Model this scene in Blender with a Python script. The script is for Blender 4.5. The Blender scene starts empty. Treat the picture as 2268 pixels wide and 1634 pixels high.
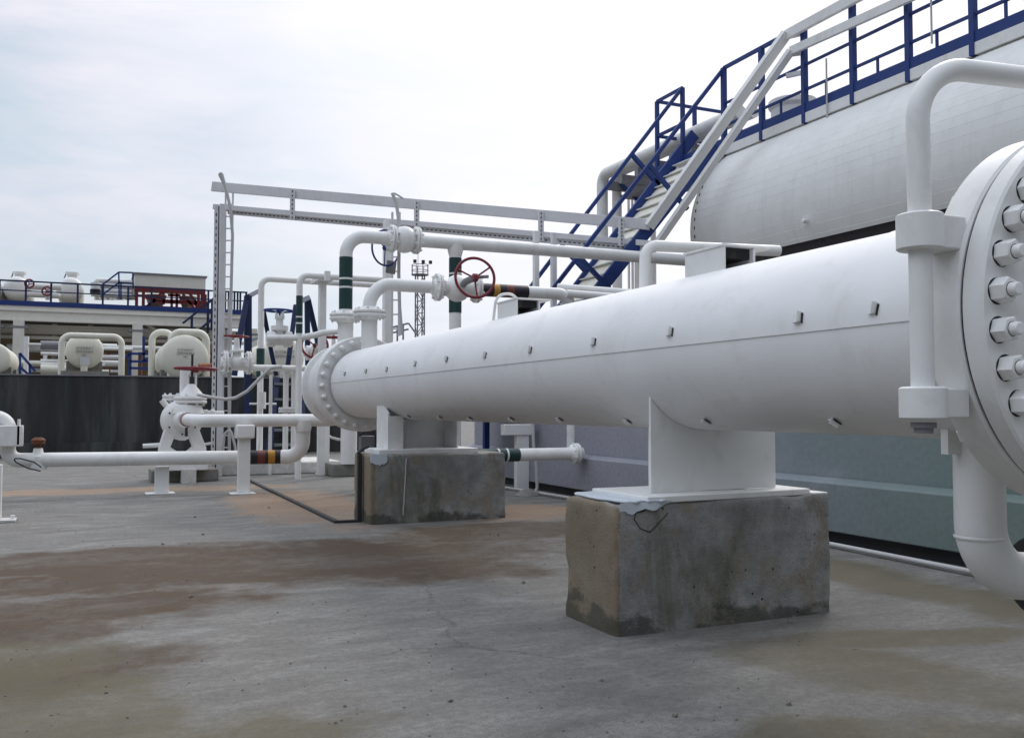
import bpy, bmesh, math, random
from math import sin, cos, pi, radians, atan, sqrt
from mathutils import Vector, Matrix, noise as mnoise
random.seed(7)
S = bpy.context.scene
COL = S.collection
V = Vector
# ------------------------------------------------------------------ camera
FPX, CXP, CYP, EYE = 2050.0, 1134.0, 817.0, 1.09          # measured from the photograph's vanishing points
yaw, pitch = atan(930 / FPX), atan(88 / FPX)
Fh = V((sin(yaw), cos(yaw), 0)); R_ = V((cos(yaw), -sin(yaw), 0))
F_ = Fh * cos(pitch) + V((0, 0, 1)) * sin(pitch); U_ = R_.cross(F_)
CAM = V((0, 0, EYE))
def ray(u, v): return F_ + R_ * ((u - CXP) / FPX) - U_ * ((v - CYP) / FPX)
def onz(u, v, z=0.0): r = ray(u, v); return CAM + r * ((z - EYE) / r.z)
def onx(u, v, x): r = ray(u, v); return CAM + r * (x / r.x)
def ony(u, v, y): r = ray(u, v); return CAM + r * (y / r.y)
def dep(u, v, d): return CAM + ray(u, v) * d
cd = bpy.data.cameras.new('camera'); cam = bpy.data.objects.new('camera', cd); COL.objects.link(cam)
cd.sensor_fit = 'HORIZONTAL'; cd.sensor_width = 36; cd.lens = FPX / 2268 * 36; cd.clip_end = 3000; cd.clip_start = .05
m = Matrix((R_, U_, -F_)).transposed().to_4x4(); m.translation = CAM; cam.matrix_world = m
S.camera = cam
# ------------------------------------------------------------------ materials
def nt(name):
    m = bpy.data.materials.new(name); m.use_nodes = True
    t = m.node_tree; b = t.nodes['Principled BSDF']
    return m, t, b
def N(t, typ, **kw):
    n = t.nodes.new(typ)
    for k, v in kw.items():
        if k in n.inputs: n.inputs[k].default_value = v
        else: setattr(n, k, v)
    return n
def ramp(t, src, stops):
    r = t.nodes.new('ShaderNodeValToRGB'); e = r.color_ramp.elements
    e[0].position, e[0].color = stops[0][0], stops[0][1]; e[1].position, e[1].color = stops[-1][0], stops[-1][1]
    for p, c in stops[1:-1]:
        x = e.new(p); x.color = c
    t.links.new(src, r.inputs[0]); return r.outputs[0]
def mixc(t, f, a, b, mode='MIX'):
    n = t.nodes.new('ShaderNodeMix'); n.data_type = 'RGBA'; n.blend_type = mode
    for i, s in ((0, f), (6, a), (7, b)):
        if hasattr(s, 'is_output'): t.links.new(s, n.inputs[i])
        else: n.inputs[i].default_value = s
    return n.outputs[2]
def math_(t, op, a, b=0.0, c=None, clamp=False):
    n = t.nodes.new('ShaderNodeMath'); n.operation = op; n.use_clamp = clamp
    for i, s in enumerate((a, b, c)):
        if s is None: continue
        if hasattr(s, 'is_output'): t.links.new(s, n.inputs[i])
        else: n.inputs[i].default_value = s
    return n.outputs[0]
def g4(v): return (v, v, v, 1)
def c4(c): return (c[0], c[1], c[2], 1)
def coords(t, scale=(1, 1, 1), rot=(0, 0, 0), loc=(0, 0, 0), kind='Object'):
    tc = t.nodes.new('ShaderNodeTexCoord'); mp = t.nodes.new('ShaderNodeMapping')
    mp.inputs['Scale'].default_value = scale; mp.inputs['Rotation'].default_value = rot; mp.inputs['Location'].default_value = loc
    t.links.new(tc.outputs[kind], mp.inputs[0]); return mp.outputs[0]
def noise(t, vec, scale, detail=6, rough=.6, dist=0.0):
    n = N(t, 'ShaderNodeTexNoise', Scale=scale, Detail=detail, Roughness=rough, Distortion=dist)
    t.links.new(vec, n.inputs['Vector']); return n.outputs['Fac']
def bump(t, b, h, strength=.1, dist=.01):
    n = N(t, 'ShaderNodeBump', Strength=strength, Distance=dist); t.links.new(h, n.inputs['Height']); t.links.new(n.outputs[0], b.inputs['Normal'])
def paint(name, col, rough=.42, dirt=(.35, .31, .24), amt=.35, bscale=35, bst=.12, streak=False, metal=0.0, var=.10):
    m, t, b = nt(name)
    vec = coords(t)
    n1 = noise(t, vec, 2.3, 7, .65)
    base = ramp(t, n1, [(.3, c4([x * (1 - var) for x in col])), (.7, c4(col))])
    vs = coords(t, (9, 9, .8) if streak else (4, 4, 2.5))
    n2 = noise(t, vs, 1.3, 8, .7, .6)
    f = ramp(t, n2, [(.52, g4(0)), (.78, g4(amt))])
    t.links.new(mixc(t, f, base, c4(dirt)), b.inputs['Base Color'])
    r = ramp(t, n1, [(.3, g4(rough + .12)), (.7, g4(rough))])
    t.links.new(r, b.inputs['Roughness']); b.inputs['Metallic'].default_value = metal
    bump(t, b, noise(t, vec, bscale, 4, .5), bst, .004)
    return m
M = {}
M['white'] = paint('white_paint', (.80, .80, .785), .40)
def clad_mat():
    m, t, b = nt('white_cladding'); vec = coords(t)
    n1 = noise(t, vec, 1.4, 7, .6); n2 = noise(t, coords(t, (5, 2.2, 1.2)), 1.6, 8, .72, .5); n3 = noise(t, vec, 40, 5, .7)
    base = ramp(t, n1, [(.3, (.75, .75, .75, 1)), (.65, (.81, .81, .81, 1))])
    base = mixc(t, ramp(t, n2, [(.52, g4(0)), (.80, g4(.34))]), base, (.42, .37, .28, 1))
    base = mixc(t, ramp(t, n3, [(.62, g4(0)), (.75, g4(.18))]), base, (.35, .31, .26, 1))
    t.links.new(base, b.inputs['Base Color'])
    t.links.new(ramp(t, n2, [(.3, g4(.30)), (.75, g4(.52))]), b.inputs['Roughness'])
    h = math_(t, 'ADD', math_(t, 'MULTIPLY', noise(t, coords(t, (1, .8, 1)), 3.2, 2, .4), 1.0), math_(t, 'MULTIPLY', n3, .06))
    bump(t, b, h, .35, .012); return m
M['clad'] = clad_mat()
M['flange'] = paint('white_flange_paint', (.79, .79, .775), .40, amt=.3, bscale=24, bst=.22)
M['tank'] = paint('tank_cladding', (.80, .80, .78), .5, dirt=(.45, .42, .30), amt=.25, streak=True)
M['tray'] = paint('tray_paint', (.68, .68, .70), .5, amt=.3)
M['cream'] = paint('cream_paint', (.76, .74, .64), .5, amt=.25)
M['blue'] = paint('blue_paint', (.009, .037, .185), .6, dirt=(.05, .06, .12), amt=.4)
M['navy'] = paint('navy_paint', (.007, .020, .075), .6, dirt=(.04, .05, .08), amt=.35)
M['red'] = paint('red_paint', (.20, .014, .026), .42, dirt=(.10, .03, .02), amt=.5)
M['darkred'] = paint('dark_red_paint', (.16, .014, .022), .5, amt=.3, dirt=(.08, .03, .02))
M['green'] = paint('dark_green_paint', (.006, .040, .038), .38, dirt=(.03, .05, .05), amt=.3)
M['black'] = paint('black_paint', (.014, .010, .018), .4, dirt=(.05, .04, .04), amt=.3)
M['yellow'] = paint('yellow_paint', (.52, .26, .025), .45, amt=.3)
M['brown'] = paint('brown_red_band', (.16, .030, .026), .45, amt=.3)
M['orange'] = paint('orange_band', (.30, .09, .03), .5, amt=.3)
M['rust'] = paint('rusty_steel', (.15, .055, .025), .75, dirt=(.05, .02, .01), amt=.6)
M['pink'] = paint('pink_gasket', (.36, .24, .23), .6)
M['steel'] = paint('grey_steel', (.24, .24, .26), .5, metal=.3)
M['dark'] = paint('dark_steel', (.022, .024, .028), .55, dirt=(.05, .04, .035), amt=.4)
M['belly'] = paint('dark_tank_belly', (.06, .055, .06), .7)  # dark tone of the shell below the cladding edge
M['gap'] = paint('gasket', (.012, .012, .014), .8)
M['cable'] = paint('grey_cable', (.5, .5, .5), .6)
M['inkt'] = paint('dark_lettering', (.20, .20, .20), .6, amt=.1)
M['beige'] = paint('beige_plenum', (.50, .42, .34), .6)
M['tanwall'] = paint('tan_cladding', (.44, .33, .22), .7, dirt=(.12, .09, .06), amt=.5)
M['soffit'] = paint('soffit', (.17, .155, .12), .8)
M['deckwhite'] = paint('deck_white', (.76, .73, .66), .5, amt=.3)
M['spill'] = paint('pale_paint_spill', (.62, .68, .74), .4, amt=.5)
def concrete(name, col, dk, stain, green, bst=.5, streaky=False, damp=0.0):
    m, t, b = nt(name)
    vec = coords(t)
    n1 = noise(t, vec, 1.7, 9, .7, .3); n2 = noise(t, vec, 9, 8, .75); n3 = noise(t, vec, 3.1, 7, .68, .8); n5 = noise(t, vec, 70, 5, .75)
    base = ramp(t, n1, [(.28, c4(dk)), (.55, c4(col)), (.75, c4([x * 1.25 for x in col]))])
    base = mixc(t, ramp(t, n2, [(.3, g4(.45)), (.6, g4(1))]), c4([x * .5 for x in dk]), base)
    base = mixc(t, ramp(t, n3, [(.50, g4(0)), (.66, g4(.75))]), base, c4(stain))
    v2 = coords(t, (1, 1, .35) if streaky else (1, 1, 1), loc=(3, 5, 2))
    n4 = noise(t, v2, 2.6, 8, .68, .5)
    base = mixc(t, ramp(t, n4, [(.53, g4(0)), (.66, g4(.75))]), base, c4(green))
    base = mixc(t, ramp(t, n5, [(.56, g4(0)), (.70, g4(.55))]), base, c4([x * .35 for x in dk]))
    if damp:                                               # brown wash over the side that faces the open floor
        tc = t.nodes.new('ShaderNodeTexCoord'); sx_ = t.nodes.new('ShaderNodeSeparateXYZ'); t.links.new(tc.outputs['Object'], sx_.inputs[0])
        sf = math_(t, 'MULTIPLY', math_(t, 'LESS_THAN', math_(t, 'MULTIPLY_ADD', n3, .10, sx_.outputs[0]), -.60), .8)
        base = mixc(t, sf, base, mixc(t, n1, (.15, .105, .055, 1), (.27, .215, .14, 1)))
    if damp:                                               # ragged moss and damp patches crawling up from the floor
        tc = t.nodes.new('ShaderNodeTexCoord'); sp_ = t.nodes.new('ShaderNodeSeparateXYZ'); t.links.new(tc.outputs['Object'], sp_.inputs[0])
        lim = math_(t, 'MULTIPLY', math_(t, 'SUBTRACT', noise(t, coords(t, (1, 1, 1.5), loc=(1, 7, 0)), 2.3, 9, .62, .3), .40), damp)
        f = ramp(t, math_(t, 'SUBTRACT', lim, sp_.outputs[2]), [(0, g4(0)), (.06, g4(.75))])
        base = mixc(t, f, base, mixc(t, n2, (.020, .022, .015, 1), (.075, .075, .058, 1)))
    vo = N(t, 'ShaderNodeTexVoronoi', Scale=17.0); t.links.new(vec, vo.inputs['Vector'])
    hole = ramp(t, vo.outputs['Distance'], [(.07, g4(1)), (.13, g4(0))])
    gate = ramp(t, noise(t, vec, 6, 2), [(.52, g4(0)), (.57, g4(1))])
    hf = math_(t, 'MULTIPLY', hole, gate)
    base = mixc(t, hf, base, (.015, .013, .012, 1))
    t.links.new(base, b.inputs['Base Color']); b.inputs['Roughness'].default_value = .88
    h = math_(t, 'SUBTRACT', math_(t, 'ADD', math_(t, 'MULTIPLY', n2, .8), n5), math_(t, 'MULTIPLY', hf, 2.5))
    bump(t, b, h, bst, .014)
    return m
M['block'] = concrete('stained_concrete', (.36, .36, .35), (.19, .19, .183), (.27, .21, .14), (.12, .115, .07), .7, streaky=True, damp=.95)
M['blockside'] = M['block']
M['pier'] = concrete('pier_concrete', (.26, .26, .245), (.18, .18, .17), (.24, .20, .15), (.17, .18, .14))
M['kerb'] = concrete('limewashed_concrete', (.66, .66, .64), (.52, .52, .50), (.52, .46, .38), (.50, .51, .46), .25)
def greywall():
    m, t, b = nt('lilac_to_teal_wall'); vec = coords(t)
    tc = t.nodes.new('ShaderNodeTexCoord'); sp_ = t.nodes.new('ShaderNodeSeparateXYZ'); t.links.new(tc.outputs['Object'], sp_.inputs[0])
    n1 = noise(t, coords(t, (1, .7, 1)), 1.3, 7, .6, .4); n2 = noise(t, vec, 22, 6, .7)
    k = ramp(t, math_(t, 'MULTIPLY_ADD', n1, .12, math_(t, 'MULTIPLY', math_(t, 'ADD', sp_.outputs[1], 2.0), .06)), [(.14, (.155, .21, .195, 1)), (.26, (.20, .235, .255, 1)), (.45, (.29, .29, .335, 1))])
    base = mixc(t, ramp(t, n2, [(.32, g4(.7)), (.6, g4(1))]), (.10, .11, .115, 1), k)
    base = mixc(t, ramp(t, n1, [(.55, g4(0)), (.75, g4(.4))]), base, (.34, .35, .37, 1))
    t.links.new(base, b.inputs['Base Color']); b.inputs['Roughness'].default_value = .8; bump(t, b, n2, .25, .01); return m
M['wallgrey'] = greywall()
def darkwall():
    m, t, b = nt('dark_wall_coating')
    n1 = noise(t, coords(t, (1.6, 1, .16)), 1.1, 8, .65, .2); n2 = noise(t, coords(t, (5, 1, .25)), 1, 6, .7)
    base = ramp(t, n1, [(.32, (.012, .012, .013, 1)), (.5, (.030, .031, .032, 1)), (.70, (.088, .091, .090, 1))])
    f = ramp(t, n2, [(.56, g4(0)), (.72, g4(.45))])
    base = mixc(t, f, base, (.05, .10, .088, 1))
    t.links.new(base, b.inputs['Base Color']); b.inputs['Roughness'].default_value = .75
    bump(t, b, noise(t, coords(t), 20, 6), .2, .01); return m
M['darkwall'] = darkwall()
def perforated():
    m, t, b = nt('perforated_strut'); vec = coords(t, (9, 9, 9))
    vo = N(t, 'ShaderNodeTexVoronoi', Scale=1.0, Randomness=0.0); t.links.new(vec, vo.inputs['Vector'])
    f = ramp(t, vo.outputs['Distance'], [(.20, g4(1)), (.28, g4(0))])
    t.links.new(mixc(t, f, (.60, .60, .61, 1), (.10, .10, .11, 1)), b.inputs['Base Color']); b.inputs['Roughness'].default_value = .5
    return m
M['perf'] = perforated()
def ground_mat():
    m, t, b = nt('slab_concrete'); vec = coords(t)
    n_big = noise(t, coords(t, (.55, 1, 1), (0, 0, .12)), .62, 8, .62, .5)
    n_mid = noise(t, coords(t, (.7, 1.8, 1)), 2.6, 9, .68, .4); n_fine = noise(t, vec, 26, 8, .78); n_grit = noise(t, vec, 120, 3, .6)
    base = ramp(t, n_mid, [(.30, (.105, .101, .092, 1)), (.5, (.175, .170, .158, 1)), (.68, (.25, .243, .226, 1))])
    base = mixc(t, ramp(t, n_fine, [(.36, g4(.45)), (.58, g4(1))]), (.07, .066, .058, 1), base)
    # rust-brown wash: explicit drifts plus a noisy edge
    def blob(x, y, rx, ry, rot=0.0):
        tc = t.nodes.new('ShaderNodeTexCoord'); mp = t.nodes.new('ShaderNodeMapping'); mp.vector_type = 'TEXTURE'
        mp.inputs['Location'].default_value = (x, y, 0); mp.inputs['Rotation'].default_value = (0, 0, rot); mp.inputs['Scale'].default_value = (rx, ry, 1)
        t.links.new(tc.outputs['Object'], mp.inputs[0])
        wob = N(t, 'ShaderNodeVectorMath'); wob.operation = 'ADD'
        nn = N(t, 'ShaderNodeTexNoise', Scale=1.5, Detail=7.0, Roughness=.65); t.links.new(tc.outputs['Object'], nn.inputs['Vector'])
        sc = N(t, 'ShaderNodeVectorMath'); sc.operation = 'SCALE'; sc.inputs['Scale'].default_value = 1.5
        sb = N(t, 'ShaderNodeVectorMath'); sb.operation = 'SUBTRACT'; sb.inputs[1].default_value = (.5, .5, .5)
        t.links.new(nn.outputs['Color'], sb.inputs[0]); t.links.new(sb.outputs[0], sc.inputs[0])
        t.links.new(mp.outputs[0], wob.inputs[0]); t.links.new(sc.outputs[0], wob.inputs[1])
        gr = N(t, 'ShaderNodeTexGradient'); gr.gradient_type = 'SPHERICAL'; t.links.new(wob.outputs[0], gr.inputs[0])
        return ramp(t, gr.outputs['Fac'], [(.03, g4(0)), (.34, g4(1))])
    def add(*bl):
        o = bl[0]
        for x in bl[1:]: o = math_(t, 'MAXIMUM', o, x)
        return o
    brown = add(blob(1.25, 6.7, 2.6, 1.05, .02), blob(1.9, 6.6, 1.5, .8, 0), blob(-.55, 5.2, 1.3, .55, .12), blob(2.1, 6.3, .9, 1.0, 0), blob(-.3, 7.2, 1.1, .35, .05), blob(3.4, 7.6, 1.4, .8, 0), blob(-.3, 5.6, 1.6, .5, .05), blob(0, 7.6, 1.6, .5, 0), blob(-.25, 4.3, .9, .45, .15))
    orange = add(blob(2.2, 10.6, .95, 2.6, 0), blob(-.8, 13.6, 2.6, .55, -.02), blob(1.7, 13.4, 1.2, .5, 0), blob(4.2, 8.9, 1.0, .8, 0))
    olive = add(blob(-.15, 3.7, .65, .7, .2), blob(3.0, 2.9, .38, .8, .5), blob(4.6, 4.9, .5, 2.4, 0), blob(-.5, 4.5, .8, .6, 0), blob(3.5, 3.3, .9, .22, -.25), blob(2.55, 2.0, .5, .5, 0), blob(.2, 3.0, .8, .5, .3), blob(2.2, 2.35, .45, .35, -.3))
    cover = ramp(t, math_(t, 'ADD', math_(t, 'MULTIPLY', n_big, .62), math_(t, 'MULTIPLY', noise(t, vec, 7, 9, .75, .3), .38)), [(.36, g4(.45)), (.52, g4(1))])
    # faint lighter crust and small dark chips
    crust = ramp(t, noise(t, coords(t, (1, 1.8, 1), loc=(9, 4, 0)), 1.3, 9, .7, .6), [(.56, g4(0)), (.70, g4(.45))])
    base = mixc(t, crust, base, (.31, .31, .30, 1))
    grit = ramp(t, n_grit, [(.58, g4(0)), (.70, g4(.75))]); base = mixc(t, grit, base, (.05, .046, .04, 1))
    pale = ramp(t, noise(t, coords(t, loc=(5, 2, 0)), 85, 4, .65), [(.60, g4(0)), (.72, g4(.6))]); base = mixc(t, pale, base, (.40, .39, .36, 1))
    cr = N(t, 'ShaderNodeTexVoronoi', Scale=.42); cr.feature = 'DISTANCE_TO_EDGE'
    cw = N(t, 'ShaderNodeVectorMath'); cw.operation = 'ADD'; cn = N(t, 'ShaderNodeTexNoise', Scale=3.0, Detail=8.0, Roughness=.7); t.links.new(vec, cn.inputs['Vector'])
    cs = N(t, 'ShaderNodeVectorMath'); cs.operation = 'SCALE'; cs.inputs['Scale'].default_value = .35; t.links.new(cn.outputs['Color'], cs.inputs[0])
    t.links.new(vec, cw.inputs[0]); t.links.new(cs.outputs[0], cw.inputs[1]); t.links.new(cw.outputs[0], cr.inputs['Vector'])
    crack = math_(t, 'MULTIPLY', ramp(t, cr.outputs['Distance'], [(.0015, g4(.55)), (.0045, g4(0))]), ramp(t, noise(t, vec, .8, 4), [(.47, g4(0)), (.55, g4(1))]))
    base = mixc(t, crack, base, (.03, .028, .025, 1))
    base = mixc(t, math_(t, 'MULTIPLY', math_(t, 'MULTIPLY', brown, cover), .95), base, mixc(t, n_mid, (.026, .014, .005, 1), (.085, .047, .020, 1)))
    base = mixc(t, math_(t, 'MULTIPLY', math_(t, 'MULTIPLY', orange, cover), .7), base, mixc(t, n_mid, (.21, .125, .065, 1), (.42, .29, .19, 1)))
    base = mixc(t, math_(t, 'MULTIPLY', math_(t, 'MULTIPLY', olive, cover), .78), base, mixc(t, n_mid, (.060, .050, .024, 1), (.13, .112, .062, 1)))
    vo = N(t, 'ShaderNodeTexVoronoi', Scale=4.2); t.links.new(coords(t, (.6, 1.3, 1)), vo.inputs['Vector'])
    chip = ramp(t, vo.outputs['Distance'], [(.035, g4(.85)), (.06, g4(0))])
    chip = math_(t, 'MULTIPLY', chip, ramp(t, noise(t, vec, 1.7, 3), [(.52, g4(0)), (.58, g4(1))]))
    base = mixc(t, chip, base, (.03, .027, .024, 1))
    t.links.new(base, b.inputs['Base Color'])
    t.links.new(ramp(t, n_mid, [(.3, g4(.72)), (.7, g4(.92))]), b.inputs['Roughness'])
    h = math_(t, 'ADD', math_(t, 'ADD', math_(t, 'MULTIPLY', n_mid, .8), math_(t, 'MULTIPLY', n_fine, .5)), math_(t, 'MULTIPLY', n_grit, .45))
    bump(t, b, h, .8, .014)
    return m
M['ground'] = ground_mat()
M['grit'] = paint('grit', (.20, .185, .16), .9, dirt=(.05, .04, .035), amt=.9)
# ------------------------------------------------------------------ mesh builder
def frame(axis):
    a = V(axis).normalized(); h = V((0, 0, 1)) if abs(a.z) < .9 else V((1, 0, 0))
    x = h.cross(a).normalized(); y = a.cross(x); return x, y, a
class MB:
    def __init__(s): s.bm = bmesh.new(); s.mat2 = None
    def dark(s, fn, mat='gap'):                            # faces with the part's second material (holes, slots)
        n = len(s.bm.faces); fn(s); s.bm.faces.ensure_lookup_table(); s.mat2 = mat
        for f in s.bm.faces[n:]: f.material_index = 1
        return s
    def holes(s, p0, p1, n, up, nrm, w, h, off=0.0):
        p0, p1, up, nrm = V(p0), V(p1), V(up).normalized(), V(nrm).normalized(); d = (p1 - p0).normalized()
        def go(q):
            for i in range(n):
                c = p0.lerp(p1, (i + .5) / n) + nrm * off
                q.quad(c - d * w / 2 - up * h / 2, c + d * w / 2 - up * h / 2, c + d * w / 2 + up * h / 2, c - d * w / 2 + up * h / 2)
        return s.dark(go)
    def quad(s, *p): s.bm.faces.new([s.bm.verts.new(V(q)) for q in p]); return s
    def box(s, c, d, rz=0.0):
        c = V(c); hx, hy, hz = d[0] / 2, d[1] / 2, d[2] / 2; ro = Matrix.Rotation(rz, 3, 'Z')
        v = [s.bm.verts.new(c + ro @ V((x * hx, y * hy, z * hz))) for x in (-1, 1) for y in (-1, 1) for z in (-1, 1)]
        for f in ((0, 1, 3, 2), (4, 6, 7, 5), (0, 4, 5, 1), (2, 3, 7, 6), (0, 2, 6, 4), (1, 5, 7, 3)): s.bm.faces.new([v[i] for i in f])
        return s
    def bb(s, x0, x1, y0, y1, z0, z1): return s.box(((x0 + x1) / 2, (y0 + y1) / 2, (z0 + z1) / 2), (x1 - x0, y1 - y0, z1 - z0))
    def beam(s, p0, p1, w, h, up=(0, 0, 1)):            # rectangular bar; w sideways, h along up
        p0, p1 = V(p0), V(p1); a = (p1 - p0).normalized(); sd = a.cross(V(up)).normalized(); u = sd.cross(a)
        r = []
        for p in (p0, p1): r.append([s.bm.verts.new(p + sd * i * w / 2 + u * j * h / 2) for i, j in ((-1, -1), (1, -1), (1, 1), (-1, 1))])
        for i in range(4): s.bm.faces.new((r[0][i], r[0][(i + 1) % 4], r[1][(i + 1) % 4], r[1][i]))
        s.bm.faces.new(r[0][::-1]); s.bm.faces.new(r[1]); return s
    def lathe(s, p0, axis, prof, seg=32, cap=True, phase=0.0):
        x, y, a = frame(axis); p0 = V(p0); rings = []
        for t, r in prof:
            rings.append([s.bm.verts.new(p0 + a * t + x * (r * cos(phase + 2 * pi * i / seg)) + y * (r * sin(phase + 2 * pi * i / seg))) for i in range(seg)])
        for k in range(len(rings) - 1):
            for i in range(seg):
                j = (i + 1) % seg; s.bm.faces.new((rings[k][i], rings[k][j], rings[k + 1][j], rings[k + 1][i]))
        if cap: s.bm.faces.new(rings[0][::-1]); s.bm.faces.new(rings[-1])
        return s
    def cyl(s, p0, p1, r, seg=20, r2=None):
        d = V(p1) - V(p0); return s.lathe(p0, d, [(0, r), (d.length, r if r2 is None else r2)], seg)
    def tube(s, pts, r, seg=16, bend=0.0, bseg=8, cap=True):
        pts = [V(p) for p in pts]
        if bend > 0 and len(pts) > 2:
            out = [pts[0]]
            for i in range(1, len(pts) - 1):
                a, b, c = pts[i - 1], pts[i], pts[i + 1]; d1 = (a - b).normalized(); d2 = (c - b).normalized()
                ang = d1.angle(d2)
                if ang > 3.1: out.append(b); continue
                t = min(bend / math.tan(ang / 2), (a - b).length * .49 if i > 1 else (a - b).length * .98, (c - b).length * .49 if i < len(pts) - 2 else (c - b).length * .98)
                rr = t * math.tan(ang / 2); bis = (d1 + d2).normalized(); ctr = b + bis * (rr / sin(ang / 2))
                u = (b + d1 * t - ctr).normalized(); w = (b + d2 * t - ctr).normalized(); tot = u.angle(w); ax = u.cross(w).normalized()
                for k in range(bseg + 1): out.append(ctr + (Matrix.Rotation(tot * k / bseg, 3, ax) @ u) * rr)
            out.append(pts[-1]); pts = out
        prev = None; rings = []
        for i, p in enumerate(pts):
            tn = ((pts[i] - pts[i - 1]).normalized() if i else V((0, 0, 0))) + ((pts[i + 1] - pts[i]).normalized() if i < len(pts) - 1 else V((0, 0, 0)))
            tn.normalize()
            if prev is None: x, y, _ = frame(tn)
            else:
                q = prev.rotation_difference(tn); x = q @ x; y = tn.cross(x).normalized(); x = y.cross(tn)
            prev = tn
            rings.append([s.bm.verts.new(p + x * (r * cos(2 * pi * k / seg)) + y * (r * sin(2 * pi * k / seg))) for k in range(seg)])
        for k in range(len(rings) - 1):
            for i in range(seg):
                j = (i + 1) % seg; s.bm.faces.new((rings[k][i], rings[k][j], rings[k + 1][j], rings[k + 1][i]))
        if cap: s.bm.faces.new(rings[0][::-1]); s.bm.faces.new(rings[-1])
        return s
    def torus(s, c, axis, R, r, seg=36, rs=10):
        x, y, a = frame(axis); c = V(c); g = []
        for i in range(seg):
            d = x * cos(2 * pi * i / seg) + y * sin(2 * pi * i / seg)
            g.append([s.bm.verts.new(c + d * (R + r * cos(2 * pi * k / rs)) + a * (r * sin(2 * pi * k / rs))) for k in range(rs)])
        for i in range(seg):
            for k in range(rs):
                i2, k2 = (i + 1) % seg, (k + 1) % rs; s.bm.faces.new((g[i][k], g[i2][k], g[i2][k2], g[i][k2]))
        return s
    def prism(s, poly, vec):
        vec = V(vec); a = [s.bm.verts.new(V(p)) for p in poly]; b = [s.bm.verts.new(V(p) + vec) for p in poly]; n = len(a)
        s.bm.faces.new(a[::-1]); s.bm.faces.new(b)
        for i in range(n): s.bm.faces.new((a[i], a[(i + 1) % n], b[(i + 1) % n], b[i]))
        return s
    def flange(s, c, axis, R, t, gap=.006, nb=0, rb=None, hub=None):   # a bolted pair, gasket gap between
        a = V(axis).normalized(); c = V(c); e = R * .04
        for sg in (-1, 1): s.lathe(c + a * sg * gap / 2, a * sg, [(0, R - e), (e, R), (t - e, R), (t, R - e), (t, R * .3)], 32)
        s.lathe(c - a * gap, a, [(0, R * .9), (2 * gap, R * .9)], 24)
        if hub: 
            for sg in (-1, 1): s.lathe(c + a * sg * (gap / 2 + t), a * sg, [(0, hub * 1.35), (t * 1.3, hub * 1.02)], 24)
        x, y, _ = frame(a); rb = rb or R * .82; q = R * .105
        for i in range(nb):
            p = c + x * rb * cos(2 * pi * (i + .5) / nb) + y * rb * sin(2 * pi * (i + .5) / nb)
            s.lathe(p - a * (t + q * 1.1), a, [(0, q), (q * .9, q * 1.1), (2 * t + q * 1.3, q * 1.1), (2 * t + q * 2.2, q)], 6)
            s.cyl(p - a * (t + q * 1.9), p + a * (t + q * 1.9), q * .55, 8)
        return s
    def wheel(s, c, n, R, r, spokes=3, phase=0.0, hub=None):
        x, y, a = frame(n); c = V(c); s.torus(c, a, R, r)
        for i in range(spokes):
            an = phase + 2 * pi * i / spokes; d = x * cos(an) + y * sin(an)
            s.tube([c + a * (-R * .06) + d * R * .05, c - a * R * .06 + d * R * .5, c + d * R], r * .62, 8)
        h = hub or R * .17; s.lathe(c - a * h * 1.1, a, [(0, h * .8), (h * .4, h), (h * 1.5, h), (h * 1.9, h * .6)], 6)
        return s
    def build(s, name, mat, parent=None, loc=None, smooth=38, bev=0.0, bseg=2):
        bm = s.bm; bmesh.ops.recalc_face_normals(bm, faces=bm.faces)
        if loc is None:
            if parent is not None:
                loc = V((0, 0, 0)); off = world_of(parent)
            else:
                zs = [v.co for v in bm.verts]; off = V((sum(p.x for p in zs) / len(zs), sum(p.y for p in zs) / len(zs), min(p.z for p in zs))); loc = off.copy()
        else:
            off = V(loc); loc = V(loc) - (world_of(parent) if parent is not None else V((0, 0, 0)))
        for v in bm.verts: v.co -= off
        me = bpy.data.meshes.new(name); bm.to_mesh(me); bm.free()
        me.polygons.foreach_set('use_smooth', [True] * len(me.polygons))
        me.set_sharp_from_angle(angle=radians(smooth))
        me.materials.append(mat if not isinstance(mat, str) else M[mat])
        if s.mat2: me.materials.append(M[s.mat2])
        o = bpy.data.objects.new(name, me); COL.objects.link(o); o.location = loc
        if parent is not None: o.parent = parent
        if bev:
            b = o.modifiers.new('bevel', 'BEVEL'); b.width = bev; b.segments = bseg; b.limit_method = 'ANGLE'; b.angle_limit = radians(40)
            b.harden_normals = False
        return o
def world_of(o):
    p = o.location.copy()
    while o.parent is not None: o = o.parent; p = p + o.location
    return p
def tag(o, label, cat, group=None, kind=None):
    if label: o['label'] = label
    if cat: o['category'] = cat
    if group: o['group'] = group
    if kind: o['kind'] = kind
    return o
def thing(name, label, cat, loc, group=None):
    o = bpy.data.objects.new(name, None); COL.objects.link(o); o.location = V(loc); o.empty_display_size = .1
    return tag(o, label, cat, group)
def single(mb, name, mat, label, cat, group=None, **k): return tag(mb.build(name, mat, **k), label, cat, group)
def struct(mb, name, mat, **k):
    o = mb.build(name, mat, **k); o['kind'] = 'structure'; return o
def inst(src, parent, loc, rot=None):                     # another copy of a part: shares the mesh
    o = src.copy(); COL.objects.link(o); o.parent = parent; o.location = V(loc) - world_of(parent)
    if rot is not None: o.rotation_euler = rot
    return o
def roughen(mb, amp, sc):
    for v in mb.bm.verts:
        n = mnoise.noise_vector(v.co * sc); v.co += V(n) * amp
def band(parent, p0, p1, r, mat, name='band'):
    return MB().cyl(p0, p1, r, 24).build(name, mat, parent)
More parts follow.
